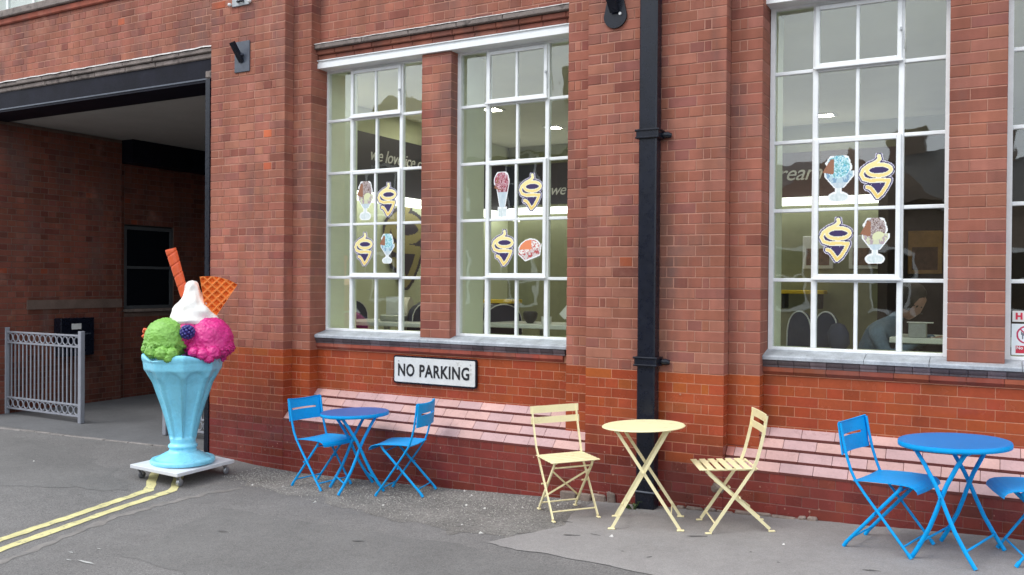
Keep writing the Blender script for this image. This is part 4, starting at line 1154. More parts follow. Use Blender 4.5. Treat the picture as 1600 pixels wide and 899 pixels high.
# weeds and broken concrete at the foot of the wall
wd = MB()
for i in range(16):
    a = random.uniform(0, 6.28); L = random.uniform(.04, .10); b0 = Vector((-2.47 + random.uniform(-.05, .05), -.16 + random.uniform(-.03, .03), gz(-2.45) + .002))
    d = Vector((math.cos(a), math.sin(a), 0)); sd_ = Vector((-d.y, d.x, 0)) * .006
    wd.add([b0 - sd_, b0 + sd_, b0 + d * L * .5 + Vector((0, 0, L * .7)) + sd_, b0 + d * L * .5 + Vector((0, 0, L * .7)) - sd_, b0 + d * L + Vector((0, 0, L * .75))], [(0, 1, 2, 3), (3, 2, 4)])
tag(wd.build('weed', M['weed']), 'small green weed growing at the foot of the drainpipe', 'weed')
x = -3.14
while x < -1.15:
    w = random.uniform(.07, .19)
    if not (-2.47 < x + w and x < -2.27):
        h = random.uniform(.045, .085) * (1.0 if x < -2.3 else .38); q = MB().rbox(0, w - .012, -.022 - random.uniform(0, .012), .004, -.03, h, .010)
        q.v = [(a + noise.noise(Vector((a * 20 + x * 9, b * 20, c_ * 20))) * .010, b + noise.noise(Vector((a * 14, x * 7, c_ * 18))) * .008, c_ + noise.noise(Vector((a * 16 + x * 5, 3, c_ * 12))) * .012) for a, b, c_ in q.v]
        q.build('footing_stone', M['concrete'], bld, loc=(x, 0, gz(x + w / 2)))
    x += w
pt = MB(); n = 12
pt.add([(-1.83, -.012, .20)] + [(-1.83 + .062 * math.cos(k * 6.283 / n) * random.uniform(.8, 1.2), -.0015, .20 + .038 * math.sin(k * 6.283 / n) * random.uniform(.7, 1.2)) for k in range(n)], [(0, 1 + k, 1 + (k + 1) % n) for k in range(n)])
pt.build('cement_patch', M['concrete'], bld)
# small chips and drips of mortar on the glazed faces
dr = MB()
for i in range(90):
    x = random.choice([random.uniform(-7.2, -2.95), random.uniform(-2.9, -1.8), random.uniform(-1.7, 1)]); z = random.uniform(.0, .36) if random.random() < .8 or not (-2.9 < x < -1.8) else random.uniform(.3, 1)
    s_ = random.uniform(.003, .009)
    dr.add([(x + s_ * math.cos(k * 1.257) * random.uniform(.6, 1.2), -.003, z + s_ * math.sin(k * 1.257) * random.uniform(.5, 1.4)) for k in range(5)], [(0, 1, 2, 3, 4)])
o = dr.build('mortar_splashes', M['mortar'], bld); o['kind'] = 'stuff'

# ------------------------------------------------------------------ wall brackets
b1 = thing('wall_bracket', 'dark steel plate with a slanting iron arm on the left brick pier', 'bracket', (-6.80, 0, 4.03))
MB().rbox(-.105, .105, -.014, .0, -.155, .160, .003).build('plate', M['plate'], b1)
MB().bar([(.0, -.012, -.05), (-.012, -.085, .06), (-.018, -.13, .125)], (1, 0, .15), .055, .035).build('arm', M['black'], b1)
MB().tube([(.02, -.014, .02), (.02, -.05, .02)], .016, 8).build('bolt', M['plate'], b1)
b2 = thing('wall_bracket', 'round headed black iron bracket high on the pier left of the drainpipe', 'bracket', (-2.69, 0, 3.93))
p = MB(); n = 20
poly = [(.098 * math.cos(math.pi + math.pi * i / n), -.055 + .098 * math.sin(math.pi + math.pi * i / n)) for i in range(n + 1)] + [(.060, .12), (.052, .5), (-.052, .5), (-.060, .12)]
N = len(poly); p.add([(a, -.018, b) for a, b in poly] + [(a, 0, b) for a, b in poly], [tuple(range(N)), tuple(range(N, 2 * N))[::-1]] + [(i, N + i, N + (i + 1) % N, (i + 1) % N) for i in range(N)])
p.build('plate', M['black'], b2)
MB().bar([(0, -.02, -.02), (-.01, -.10, .08), (-.015, -.16, .35)], (1, 0, 0), .07, .05).build('arm', M['black'], b2)
MB().tube([(.045, -.016, -.045), (.045, -.030, -.045)], .012, 8).build('bolt', M['mould'], b2)
b3 = thing('wall_plate', 'pale grey metal plate with white knobs at the top of the left brick pier', 'wall plate', (-6.81, 0, 4.60))
MB().rbox(-.13, .11, -.02, 0, -.045, .18, .004).build('plate', M['plate_grey'], b3)
for sx_ in (-.15, .13): MB().lathe([(.004, -.018), (.018, -.012), (.022, 0), (.018, .012), (.004, .018)], 10, sx_, -.03).build('knob', M['mould'], b3).location.z = -.02
MB().tube([(-.04, -.02, .0), (-.02, -.05, -.01), (.02, -.05, -.01), (.04, -.02, .0)], .012, 6).build('hook', M['black'], b3)

# ------------------------------------------------------------------ NO PARKING sign
sg = thing('parking_sign', 'white NO PARKING sign with a black edge on the glazed brick wall', 'sign', (-4.565, YBAY - .004, .777))
W_, H_ = .925, .262
def rrect(w, h, r_, n=5):
    out = []
    for (cx, cy, a0) in ((w - r_, h - r_, 0), (r_, h - r_, 90), (r_, r_, 180), (w - r_, r_, 270)):
        for i in range(n + 1): a = R(a0 + 90 * i / n); out.append((cx + r_ * math.cos(a), cy + r_ * math.sin(a)))
    return out
def plate_mb(w, h, r_, y0, y1, ox, oz):
    poly = [(a + ox, b + oz) for a, b in rrect(w, h, r_)]; N = len(poly)
    return MB().add([(a, y0, b) for a, b in poly] + [(a, y1, b) for a, b in poly], [tuple(range(N))[::1], tuple(range(N, 2 * N))[::-1]] + [(i, N + i, N + (i + 1) % N, (i + 1) % N) for i in range(N)])
plate_mb(W_, H_, .022, -.020, 0, -W_ / 2, 0).build('rim', M['black'], sg)
plate_mb(W_ - .028, H_ - .028, .014, -.0235, -.0195, -W_ / 2 + .014, .014).build('face', M['signwhite'], sg)
for wd_, xa_, xb_ in (('NO', -.405, -.217), ('PARKING', -.159, .388)):
    lo_ = text_mesh(wd_, .160, M['signblack'], sg, WALLY, 'lettering', ext=.0012, offset=.0038, spacing=1.08)
    xs_ = [v_.co.x for v_ in lo_.data.vertices]; k_ = (xb_ - xa_) / (max(xs_) - min(xs_)); mn_ = min(xs_)
    for v_ in lo_.data.vertices: v_.co.x = xa_ + (v_.co.x - mn_) * k_; v_.co.y -= .0255; v_.co.z += .074
for sx_ in (-.40, .40): MB().tube([(sx_, -.023, H_ / 2 + .08), (sx_, -.027, H_ / 2 + .08)], .008, 8).build('screw', M['plate_grey'], sg)

# ------------------------------------------------------------------ folding furniture
XF, XR = .225, -.225
BACK = {'cream': [(-.203, .82), (-.182, .71), (-.155, .61), (-.128, .51), (-.100, .435), (-.04, .35), (.205, .015)],
        'blue': [(-.192, .83), (-.178, .73), (-.158, .62), (-.136, .52), (-.112, .44), (-.05, .35), (.205, .015)]}
def chair(style, lab, loc, rz, hw=.18, group=None):
    blue = style == 'blue'; m = M['blue'] if blue else M['cream']
    ax_ = .150 if blue else .195
    c = thing('folding_chair', lab, 'chair', loc, rz, group, gslope(loc[0]))
    ho, hi = hw + .012, hw - .014
    dz_ = -.038 if blue else -.022
    for s_ in (-1, 1):
        mb = MB(); pts = [(x, s_ * ho * (1.03 if z > .5 else 1), z + (dz_ if z > .6 else dz_ * .5 if z > .5 else 0)) for x, z in BACK[style]]
        if blue: mb.tube(pts, .0115, 8, sq=.75)
        else: mb.bar(pts, (0, 1, 0), .010, .021)
        if not blue: mb.rbox(.195, .240, s_ * ho - .012, s_ * ho + .012, 0, .010, .003)
        else: mb.tube([(.195, s_ * ho, .03), (.213, s_ * ho, .002)], .0125, 8)
        mb.build('back_leg', m, c)
        mb = MB(); pts = [(ax_ + .012, s_ * hi, .428), (ax_ - .004, s_ * hi, .40), (lerp(ax_, -.205, .5), s_ * hi, .213), (-.205, s_ * hi, .02)]
        if blue: mb.tube(pts, .0115, 8, sq=.75)
        else: mb.bar(pts, (0, 1, 0), .010, .021)
        if not blue: mb.rbox(-.240, -.195, s_ * hi - .012, s_ * hi + .012, 0, .010, .003)
        else: mb.tube([(-.195, s_ * hi, .03), (-.215, s_ * hi, .002)], .0125, 8)
        mb.build('front_leg', m, c)
        MB().tube([(-.002, s_ * (hi - .016), .243), (-.002, s_ * (ho + .014), .243)], .007, 8).build('rivet', m, c)
    MB().tube([(.165, -ho, .062), (.165, ho, .062)], .0065, 6).build('stretcher', m, c)
    MB().tube([(-.165, -hi, .062), (-.165, hi, .062)], .0065, 6).build('stretcher', m, c)
    MB().tube([(ax_ - .02, -hi, .385), (ax_ - .02, hi, .385)], .0065, 6).build('seat_rail', m, c)
    if blue:
        # pressed sheet seat, front edge curled down
        n = 14; pr = [(-.125, .438), (-.06, .444), (.0, .446), (.08, .447), (.16, .446), (.215, .442), (.245, .432), (.262, .415), (.266, .400)]
        v = []
        for (x, z) in pr:
            for k in range(n + 1):
                y = lerp(-ho - .006, ho + .006, k / n); v.append((x, y, z - .006 * (1 - (2 * k / n - 1) ** 2)))
        t0 = len(v); v += [(a, b, z_ - .006) for a, b, z_ in v]
        f = []; P_ = len(pr)
        for i in range(P_ - 1):
            for k in range(n):
                q = (i * (n + 1) + k, (i + 1) * (n + 1) + k, (i + 1) * (n + 1) + k + 1, i * (n + 1) + k + 1)
                f.append(q); f.append(tuple(t0 + j for j in q[::-1]))
        for i in range(P_ - 1):
            for k, fl in ((0, 1), (n, 0)):
                a, b = i * (n + 1) + k, (i + 1) * (n + 1) + k; q = (a, t0 + a, t0 + b, b); f.append(q if fl else q[::-1])
        for i, fl in ((0, 0), (P_ - 1, 1)):
            for k in range(n):
                a, b = i * (n + 1) + k, i * (n + 1) + k + 1; q = (a, t0 + a, t0 + b, b); f.append(q if fl else q[::-1])
        MB().add(v, f, smooth=False).build('seat', m, c)
        # sheet backrest with a long slot, bowed backwards
        mb = MB(); ny, nz = 16, 10; z0, z1 = .63, .838
        def bp_(y, z): return (-.205 - .028 * (1 - (y / (ho + .01)) ** 2) + (.83 - z) * .10 + (.006 if z > .83 else 0), y, z + (.010 * (1 - (y / ho) ** 2) * -1 if z > .8 else 0))
        yy = [lerp(-ho - .012, ho + .012, i / ny) for i in range(ny + 1)]; zz = [.630, .665, .700, .728, .745, .775, .805, .825, .838]
        for side_ in (0, .010):
            for i in range(ny):
                for j in range(len(zz) - 1):
                    if j in (3,) and 2 <= i <= ny - 3: continue
                    q = [bp_(yy[i], zz[j]), bp_(yy[i + 1], zz[j]), bp_(yy[i + 1], zz[j + 1]), bp_(yy[i], zz[j + 1])]
                    q = [(a - side_, b, c_) for a, b, c_ in q]; mb.add(q, [(0, 1, 2, 3)])
        def rim(pa, pb):
            a, b = bp_(*pa), bp_(*pb); mb.add([a, b, (b[0] - .010, b[1], b[2]), (a[0] - .010, a[1], a[2])], [(0, 1, 2, 3)])
        for i in range(ny): rim((yy[i], zz[0]), (yy[i + 1], zz[0])); rim((yy[i], zz[-1]), (yy[i + 1], zz[-1]))
        for j in range(len(zz) - 1): rim((yy[0], zz[j]), (yy[0], zz[j + 1])); rim((yy[-1], zz[j]), (yy[-1], zz[j + 1]))
        for i in range(2, ny - 2): rim((yy[i], zz[3]), (yy[i + 1], zz[3])); rim((yy[i], zz[4]), (yy[i + 1], zz[4]))
        rim((yy[2], zz[3]), (yy[2], zz[4])); rim((yy[ny - 2], zz[3]), (yy[ny - 2], zz[4]))
        mb.xform(Matrix.Translation((.004, 0, dz_))); mb.build('backrest', m, c)
    else:
        for s_ in (-1, 1): MB().bar([(-.13, s_ * (hi - .004), .428), (.24, s_ * (hi - .004), .432)], (0, 1, 0), .016, .012).build('seat_rail', m, c)
        for k in range(6):
            x = .243 - k * .0625
            mb = MB(); mb.rbox(x - .0225, x + .0225, -ho - .014, ho + .014, .436, .443, .002); mb.build('seat_slat', m, c)
        MB().rbox(-.134, -.118, -ho - .010, ho + .010, .434, .441, .002).build('seat_slat', m, c)
        for z0, z1 in ((.695, .745), (.775, .832)):
            n = 10; v = []
            for k in range(n + 1):
                y = lerp(-ho - .022, ho + .022, k / n); xx = -.196 - .006 * (1 - (2 * k / n - 1) ** 2) + (.76 - z0) * .12
                v += [(xx + .006, y, z0), (xx + .006, y, z1), (xx - .001, y, z1), (xx - .001, y, z0)]
            f = [(0, 1, 2, 3), (4 * n + 3, 4 * n + 2, 4 * n + 1, 4 * n)] + [(4 * i + a, 4 * i + 4 + a, 4 * i + 4 + (a + 1) % 4, 4 * i + (a + 1) % 4) for i in range(n) for a in range(4)]
            MB().add([(a, b, c_ + dz_) for a, b, c_ in v], f).build('back_slat', m, c)
        MB().bar([(.165, -hi, .36), (-.14, hi, .10)], (0, 0, 1), .016, .004).build('brace', m, c)
        MB().bar([(.162, hi, .36), (-.145, -hi, .10)], (0, 0, 1), .016, .004).build('brace', m, c)
    return c
def G(x, y): return (x, y, gz(x) + .005)
def place_chair(style, lab, x, y, deg, hw=.17, group=None): return chair(style, lab, G(x, y), R(deg), hw, group)
gB, gY = 'blue folding chairs on the pavement', 'cream folding chairs on the pavement'
place_chair('blue', 'blue folding chair facing right, left of the violet topped table', -5.41, -.365, -8, .165, gB)
place_chair('blue', 'blue folding chair facing left, right of the violet topped table', -4.50, -.285, 193, .17, gB)
place_chair('blue', 'large blue folding chair facing right beside the blue topped table, right part of the view', -.595, -.485, -15, .185, gB)
place_chair('blue', 'blue folding chair cut off by the right edge, right of the blue topped table', .27, -.42, 194, .185, gB)
place_chair('cream', 'cream slatted folding chair left of the cream table, seat turned towards the road', -2.87, -.47, -45, .165, gY)
place_chair('cream', 'cream slatted folding chair right of the cream table, seen side on', -1.603, -.377, 206.5, .175, gY)

def table(style, lab, x, y, deg, rad, h, hx, hy, mt=None, group=None):
    m = M['blue'] if style == 'blue' else M['cream']
    t_ = thing('bistro_table', lab, 'table', G(x, y), R(deg), group, gslope(x))
    th = .034 if style == 'blue' else .012
    top = MB(); n = 56
    top.lathe([(rad - .012, h - th), (rad - .001, h - th + .002), (rad, h - th / 2), (rad - .003, h - .003)], n, capt=False); tp = top.build('table_top', m, t_)
    dsc = MB(); dsc.lathe([(rad - .0035, h - .004), (rad - .008, h - .0005), (rad - .016, h)], n, capb=False); dsc.build('top_surface', mt or m, tp)
    tx_ = hx * .76
    for s_ in (-1, 1):
        yy = s_ * hy
        for q in (-1, 1):
            mb = MB(); off = .010 * q * s_
            a, b = (q * hx, .004), (-q * tx_, h - th - .001)
            if style == 'blue': pts = [(lerp(a[0], b[0], u) + q * .014 * math.sin(math.pi * 2 * u) * -1, yy + off + s_ * -.02 * u, lerp(a[1], b[1], u)) for u in (0, .12, .3, .45, .55, .7, .88, 1)]; mb.tube(pts, .0135, 8, sq=.8)
            else:
                pts = [(lerp(a[0], b[0], u), yy + off + s_ * -.02 * u, lerp(a[1], b[1], u)) for u in (0, .5, 1)]; mb.bar(pts, (0, 1, 0), .012, .021); mb.rbox(a[0] - .026, a[0] + .026, yy + off - .014, yy + off + .014, 0, .010, .003)
            mb.build('leg', m, t_)
        MB().tube([(0, yy - .03 * s_, h * .565), (0, yy + .022 * s_, h * .565)], .007, 8).build('rivet', m, t_)
    for q in (-1, 1):
        zz = .10; u = zz / (h - th); xx = q * lerp(hx, -tx_, u)
        MB().tube([(xx, -hy, zz), (xx, hy, zz)], .0075 if style == 'blue' else .005, 6).build('crossbar', m, t_)
        MB().bar([(-q * tx_, -hy * .95, h - th - .008), (-q * tx_, hy * .95, h - th - .008)], (1, 0, 0), .03, .014).build('top_rail', m, t_)
    return t_
table('blue', 'round blue bistro table with a violet blue top below the NO PARKING sign', -4.99, -.37, 52, .305, .695, .20, .190, M['violet_top'], 'blue bistro tables')
table('cream', 'round cream bistro table standing in front of the drainpipe', -2.20, -.53, 18, .30, .71, .24, .19)
table('blue', 'round blue bistro table with a plain blue top at the right', -.195, -.525, -17, .318, .70, .185, .245, M['blue_top'], 'blue bistro tables')

# ------------------------------------------------------------------ ice cream sundae model on its trolley
SX, SY = -6.75, -.775
VA = R(49.5)                                   # the side of the model that faces the road
tr = thing('trolley', 'low white board trolley on four castors', 'trolley', (SX, SY, gz(-6.8) - .01), R(3), slope=-.045)
MB().rbox(-.300, .300, -.355, .355, .115, .148, .003).build('board', M['board'], tr)
for (x, y) in ((-.24, -.29), (.24, -.29), (-.24, .29), (.24, .29)):
    cs = MB(); cs.rbox(x - .03, x + .03, y - .03, y + .03, .104, .1145, .002)
    cs.bar([(x - .018, y, .105), (x - .020, y + .022, .05)], (0, 1, 0), .020, .004); cs.bar([(x + .018, y, .105), (x + .020, y + .022, .05)], (0, 1, 0), .020, .004)
    co = cs.build('castor', M['castor'], tr)
    wh = MB(); wh.lathe([(.012, -.013), (.033, -.012), (.036, 0), (.033, .012), (.012, .013)], 20); wh.xform(Matrix.Translation((x, y + .022, .043)) @ Matrix.Rotation(R(90), 4, 'Y') )
    wh.build('wheel', M['rubber'] if x < 0 else M['castor'], co)
ic = thing('sundae_model', 'giant ice cream sundae model with green and pink scoops, wafer and pale blue goblet', 'sundae model', (SX, SY, 0.012), VA)
# goblet: eight arched panels, scalloped rim
def goblet_fn(a, r_, z):
    u = (a / (math.pi / 4)) % 1.0; c_ = abs(u - .5) * 2          # 0 at the panel centre, 1 at the ridge
    rr = r_
    if .20 < z:
        poly = math.cos(math.pi / 8) / math.cos((u - .5) * math.pi / 4)
        k = min(1, (z - .20) / .1); rr *= lerp(1, poly * 1.02, k * .9)
        if .24 < z < .93:
            arch = .885 - .09 * c_ ** 2.2
            if z < arch and c_ < .80: rr -= .024 * min(1, (arch - z) / .02) * min(1, (.80 - c_) / .08)
            elif z < arch and c_ > .86 and c_ < .93: rr -= .013
        if z > .97: z = z + (.030 * math.cos(a * 4 + math.pi * .1)) * (z - .97) / .05
    return rr, z
prof = [(.285, .0), (.292, .012), (.292, .030), (.282, .044), (.262, .046), (.250, .040), (.238, .046), (.20, .075), (.155, .098), (.128, .110), (.122, .130), (.122, .140), (.132, .150), (.134, .162), (.126, .174), (.116, .180)]
zs = [.19 + i * .0115 for i in range(68)]
rk = [(.19, .112), (.30, .132), (.42, .160), (.55, .198), (.66, .236), (.76, .268), (.84, .313), (.87, .328), (.885, .342), (.95, .350), (1.0, .351)]
prof += [(interp(z, [p_[0] for p_ in rk], [p_[1] for p_ in rk]), z) for z in zs]
prof += [(.359, .975), (.363, .99), (.361, 1.005), (.351, 1.012), (.336, 1.008), (.322, .99), (.30, .93)]
prof = sorted(prof[:-7], key=lambda q: 0) + prof[-7:]
gob = MB(); gob.lathe(prof, 160, fn=goblet_fn, capt=True)
go = gob.build('goblet', M['skyblue'], ic)
def ico(sub):
    import bmesh
    bm = bmesh.new(); bmesh.ops.create_icosphere(bm, subdivisions=sub, radius=1.0)
    v = [tuple(p_.co) for p_ in bm.verts]; f = [tuple(q.index for q in g_.verts) for g_ in bm.faces]; bm.free(); return v, f
IV, IF = ico(6); IV4, IF4 = ico(4)
def scoop(cx, cy, cz, r_, seed, name, m, rough=.035, skirt=.16, lod=6):
    v = []
    for p_ in (IV if lod == 6 else IV4):
        P_ = Vector(p_); q = P_ * 3.2 + Vector((seed, seed * 2, 0))
        st = noise.noise(Vector((P_.x * 3 + seed, P_.y * 3, P_.z * 11 + P_.x * 5))) * .55
        d = noise.fractal(q, .9, 2.1, 4) * rough * .9 + st * rough * .9 + abs(noise.noise(P_ * 9 + Vector((seed, 4, 1)))) * .05
        low = max(0, min(1, (-P_.z - .08) / .25))
        d += low * (skirt * (.35 + .5 * noise.noise(P_ * 4.5 + Vector((seed, 0, 3)))) + abs(noise.noise(P_ * 13 + Vector((0, seed, 0)))) * .22)
        k = r_ * (1 + d); z = P_.z * k
        if P_.z < -.35: z = -.35 * r_ + (P_.z + .35) * r_ * (.75 + .8 * noise.noise(Vector((P_.x * 5 + seed, P_.y * 5, 0))))
        v.append((cx + P_.x * k, cy + P_.y * k, cz + z))
    return MB().add(v, IF if lod == 6 else IF4, smooth=True).build(name, m, ic)
scoop(-.150, -.085, 1.18, .190, 3.1, 'green_scoop', M['green'])
scoop(.226, -.07, 1.160, .220, 8.4, 'pink_scoop', M['pink'])
scoop(.03, .17, 1.19, .20, 5.7, 'pink_scoop', M['pink'])
scoop(.045, -.10, 1.22, .13, 12.2, 'pink_scoop', M['pink'])
for (x_, y_, z_, r__, sd2, nm_) in ((.17, -.29, 1.04, .06, 1, 'p'), (.25, -.26, 1.055, .075, 2, 'p'), (.33, -.19, 1.07, .07, 3, 'p'), (.39, -.08, 1.07, .06, 4, 'p'), (.09, -.28, 1.06, .05, 5, 'p'), (.22, -.30, 1.00, .045, 11, 'p'),
                                    (-.10, -.28, 1.05, .06, 6, 'g'), (-.18, -.26, 1.055, .07, 7, 'g'), (-.26, -.19, 1.07, .07, 8, 'g'), (-.31, -.10, 1.09, .055, 9, 'g'), (-.13, -.30, 1.01, .042, 10, 'g')):
    scoop(x_, y_, z_, r__, 20 + sd2 * 1.7, 'pink_drip' if nm_ == 'p' else 'green_drip', M['pink' if nm_ == 'p' else 'green'], .16, .05, 4)
# whipped cream: leaning swirl with a nub
v = []; f = []; nz, na = 46, 56
for i in range(nz + 1):
    u = i / nz; z = 1.30 + .425 * u
    r_ = interp(u, [0, .08, .22, .40, .55, .66, .76, .88, .95, .985, 1], [.205, .225, .205, .165, .125, .092, .076, .066, .052, .030, .002])
    for k in range(na):
        a = 2 * math.pi * k / na
        w = 1 + .07 * math.sin(a * 3 + u * 13) + .10 * noise.noise(Vector((math.cos(a) * 3 + 5, math.sin(a) * 3, z * 12))) + .04 * math.sin(a * 5 - u * 17) + .05 * noise.noise(Vector((math.cos(a) * 2, math.sin(a) * 2, z * 7)))
        v.append((.085 - .01 * u + r_ * w * math.cos(a), .0 + r_ * w * .85 * math.sin(a), z - .015 * math.cos(a * 2) * (1 - u)))
for i in range(nz):
    for k in range(na): f.append((i * na + k, i * na + (k + 1) % na, (i + 1) * na + (k + 1) % na, (i + 1) * na + k))
MB().add(v, f, smooth=True).build('whipped_cream', M['creamwhite'], ic)
# rolled wafer stick with a spiral groove
v = []; f = []; nz, na = 120, 30; p0 = Vector((.055, .03, 1.42)); p1 = Vector((-.118, .0, 2.02)); ax = (p1 - p0).normalized(); e1 = ax.cross(Vector((0, 1, 0))).normalized(); e2 = ax.cross(e1)
for i in range(nz + 1):
    u = i / nz; r_ = lerp(.036, .052, u) if u < .985 else .049
    for k in range(na):
        a = 2 * math.pi * k / na; ph = (u * 6.2 - a / (2 * math.pi)) % 1.0; g_ = .012 * max(0, 1 - abs(ph - .5) / .075)
        v.append(p0.lerp(p1, u) + e1 * math.cos(a) * (r_ - g_) + e2 * math.sin(a) * (r_ - g_))
for i in range(nz):
    for k in range(na): f.append((i * na + k, i * na + (k + 1) % na, (i + 1) * na + (k + 1) % na, (i + 1) * na + k))
mbw = MB().add(v, f, smooth=True)
mbw.add(v[-na:], [tuple(range(na))]); mbw.build('wafer_stick', M['orange'], ic)
# waffle fan: wedge with real square hollows
wf = MB(); apex = Vector((.218, 1.275)); Rw = .54; a0, a1 = R(99), R(57); NN = 74
def wdepth(px_, pz):
    s_ = .080; u = (px_ * .9 + pz * .436) / s_; w = (-px_ * .436 + pz * .9) / s_
    u, w = (px_ + pz) / (s_ * 1.05), (px_ - pz) / (s_ * 1.05)
    du = abs((u % 1) - .5) * 2; dw = abs((w % 1) - .5) * 2; d_ = max(du, dw)
    return .036 * min(1, max(0, (.84 - d_) / .6))
rows_, cols_ = 70, 64; v = []; f = []
for i in range(rows_ + 1):
    rr = .05 + (Rw - .05 - .05 * k / cols_) * i / rows_
    for k in range(cols_ + 1):
        a = lerp(a0, a1, k / cols_); px_, pz = apex.x + math.cos(a) * rr, apex.y + math.sin(a) * rr
        e = min(1, min(k, cols_ - k) / 2, (rows_ - i) / 2)
        v.append((px_, -.075 + wdepth(px_, pz) * e + .10 * (px_ - .28) , pz))
for i in range(rows_):
    for k in range(cols_): 
        q = (i * (cols_ + 1) + k, i * (cols_ + 1) + k + 1, (i + 1) * (cols_ + 1) + k + 1, (i + 1) * (cols_ + 1) + k); f.append(q)
wf.add(v, f)
back = [(p_[0], p_[1] * 0 + .0 + .10 * (p_[0] - .28), p_[2]) for p_ in v]
edge = [k for k in range(cols_ + 1)] + [i * (cols_ + 1) + cols_ for i in range(1, rows_ + 1)] + [rows_ * (cols_ + 1) + k for k in range(cols_ - 1, -1, -1)] + [i * (cols_ + 1) for i in range(rows_ - 1, 0, -1)]
ev = [v[i] for i in edge] + [back[i] for i in edge]; n = len(edge)
wf.add(ev, [(i, (i + 1) % n, n + (i + 1) % n, n + i) for i in range(n)] + [tuple(range(n, 2 * n))]); wf.build('waffle_fan', M['waffle'], ic)
# blackberry, nuggets
I3v, I3f = ico(2)
bb = MB()
for k in range(46):
    ga = k * 2.39996; zz = 1 - 2 * (k + .5) / 46; rr = math.sqrt(1 - zz * zz); c_ = Vector((math.cos(ga) * rr, math.sin(ga) * rr, zz)) * .056
    bb.add([(c_.x + a * .0165 + .034, c_.y + b * .0165 - .235, c_.z + g_ * .0165 + 1.245) for a, b, g_ in I3v], I3f, smooth=True)
bb.build('blackberry', M['berry'], ic)
for (x, y, z, s_, m) in ((.405, -.08, 1.09, .03, 'nugget'), (.385, -.10, 1.045, .03, 'nugget'), (.41, -.05, 1.13, .026, 'nugget'), (-.345, .02, 1.24, .035, 'orange'), (-.34, .03, 1.19, .03, 'orange')):
    mb = MB()
    for k in range(7):
        c_ = Vector((random.uniform(-1, 1), random.uniform(-1, 1), random.uniform(-1, 1))) * s_ * .55
        mb.add([(x + c_.x + a * s_ * .5, y + c_.y + b * s_ * .5, z + c_.z + g_ * s_ * .5) for a, b, g_ in I3v], I3f, smooth=True)
    mb.build('nugget' if m == 'nugget' else 'strawberry_piece', M[m], ic)

# ------------------------------------------------------------------ passage gate, letter box
def gate_leaf(x0, x1, y, lab):
    g = thing('metal_gate', lab, 'gate', (x0, y, gz(-10) + .003), group='silver gates across the passage')
    W2, H2 = x1 - x0, 1.16; zb = .055
    pm_ = MB().rbox(-.03, .03, -.03, .03, 0, H2, .005).mesh('post', M['gate'])
    for xx in (.03, W2 - .03):
        o = bpy.data.objects.new('post', pm_); col.objects.link(o); o.parent = g; o.location = (xx, 0, 0)
    rails = (zb + .03, zb + .17, H2 - .20, H2 - .06)
    for z in rails: MB().rbox(.06, W2 - .06, -.014, .014, z - .012, z + .012, .003).build('rail', M['gate'], g)
    nb = round((W2 - .12) / .083); bm_ = MB().box(-.007, .007, -.007, .007, rails[1] + .012, rails[2] - .012).mesh('bar', M['gate'])
    for i in range(1, nb):
        o = bpy.data.objects.new('bar', bm_); col.objects.link(o); o.parent = g; o.location = (.06 + (W2 - .12) * i / nb, 0, 0)
    nr = round((W2 - .12) / .118); rad_ = (W2 - .12) / nr / 2
    rm_ = MB().tube([(math.cos(2 * math.pi * k / 18) * (rad_ - .008), 0, math.sin(2 * math.pi * k / 18) * .052) for k in range(18)], .008, 6, closed=True).mesh('ring', M['gate'])
    for i in range(nr):
        for z in ((rails[0] + rails[1]) / 2, (rails[2] + rails[3]) / 2):
            o = bpy.data.objects.new('ring', rm_); col.objects.link(o); o.parent = g; o.location = (.06 + rad_ * (2 * i + 1), 0, z)
    return g
gate_leaf(-11.68, -10.04, .48, 'silver metal gate leaf with ring panels, left side of the passage')
gate_leaf(-8.54, -7.36, .48, 'silver metal gate leaf mostly hidden behind the sundae model')
MB_ = MB(); MB_.rbox(-11.60, -11.50, .42, .54, -.1, 1.12, .006); 
lb = thing('letter_box', 'black box with a white label on the passage wall behind the gate', 'letter box', (-11.635, 1.40, .64))
MB().rbox(0, .17, -.26, .26, 0, .54, .01).build('case', M['black'], lb)
MB().box(.1701, .173, -.10, .05, .38, .46).build('label', M['paper'], lb)
MB().box(.1701, .175, -.20, .20, .30, .32).build('slot', M['plate'], lb)

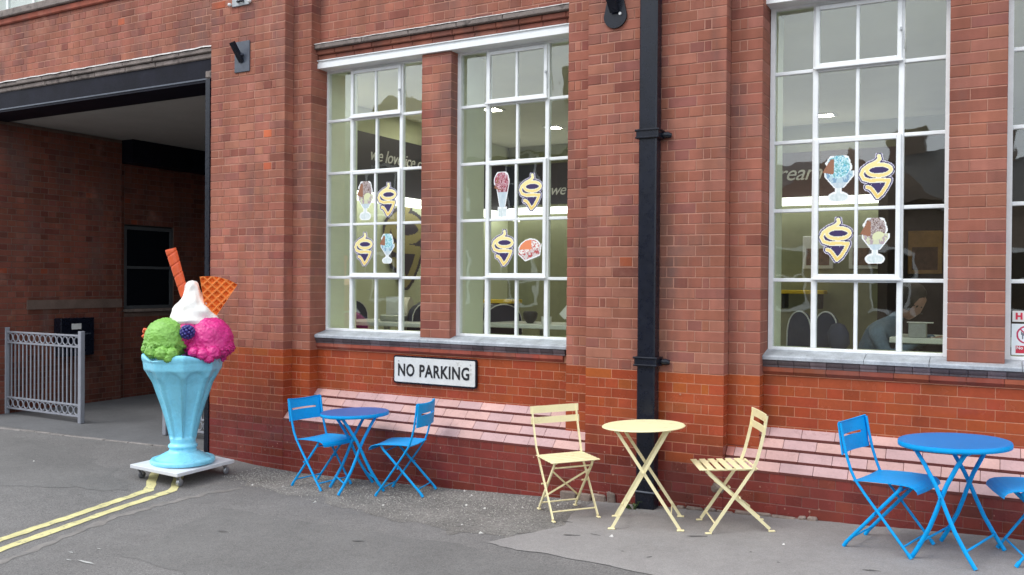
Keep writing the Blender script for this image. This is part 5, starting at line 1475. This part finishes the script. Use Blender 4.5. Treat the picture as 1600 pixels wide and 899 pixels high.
# ------------------------------------------------------------------ houses across the street (mirrored in the panes)
def house(name, x0, x1, y, eaves, ridge, lab, m, gable_x=None):
    h = thing(name, lab, 'building', ((x0 + x1) / 2, y, 0)); w = (x1 - x0) / 2
    MB().box(-w, w, -8, 0, -.2, eaves).build('wall', m, h)
    r_ = MB(); r_.add([(-w - .2, .3, eaves), (w + .2, .3, eaves), (w + .2, -8.3, eaves), (-w - .2, -8.3, eaves), (-w - .2, -4, ridge), (w + .2, -4, ridge)],
                      [(0, 1, 5, 4), (2, 3, 4, 5), (1, 2, 5), (3, 0, 4), (3, 2, 1, 0)])
    ro = r_.build('roof', M['roofdark'], h)
    MB().box(-w + .6, -w + 1.4, -4.4, -3.7, eaves, ridge + .9).build('chimney', m, ro); MB().box(w - 1.6, w - .8, -4.4, -3.7, eaves, ridge + .9).build('chimney', m, ro)
    if gable_x is not None:
        g_ = MB(); hw_ = 2.4
        g_.add([(gable_x - hw_, .35, eaves), (gable_x + hw_, .35, eaves), (gable_x, .35, ridge - .2), (gable_x - hw_, -4, eaves), (gable_x + hw_, -4, eaves), (gable_x, -4, ridge - .2)],
               [(0, 1, 2), (1, 4, 5, 2), (3, 0, 2, 5)]); g_.build('gable', m, h)
    k = max(2, int((x1 - x0) / 2.6)); wm = MB().box(-.5, .5, .001, .05, 0, 1.5).mesh('window', M['blind']); wf_ = MB()
    for (a, b, c_, d) in ((-.58, -.5, 0, 1.5), (.5, .58, 0, 1.5), (-.58, .58, 1.5, 1.6), (-.62, .62, -.1, 0), (-.5, .5, .73, .78)): wf_.box(a, b, .002, .08, c_, d)
    wfm = wf_.mesh('frame', M['white'])
    for i in range(k):
        for z in ([1.1] + ([4.0] if eaves > 5.2 else []) + ([6.4] if eaves > 8 else [])):
            o = bpy.data.objects.new('window', wm); col.objects.link(o); o.parent = h; o.location = (-w + (i + .5) * 2 * w / k, 0, z)
            q = bpy.data.objects.new('frame', wfm); col.objects.link(q); q.parent = o
house('terrace_house', -30, -11.5, -16.5, 5.6, 8.2, 'tall dark brick terrace across the street, mirrored in the left windows', M['farbrick'], 3)
house('brick_house', -9.0, -1.2, -18, 3.9, 5.6, 'low brick house across the street, mirrored in the right window', M['farstone'], 1.5)
house('brick_house', -1.0, 9.5, -16.5, 3.7, 5.3, 'low stone house across the street with a broad gable', M['farstone'], -1)
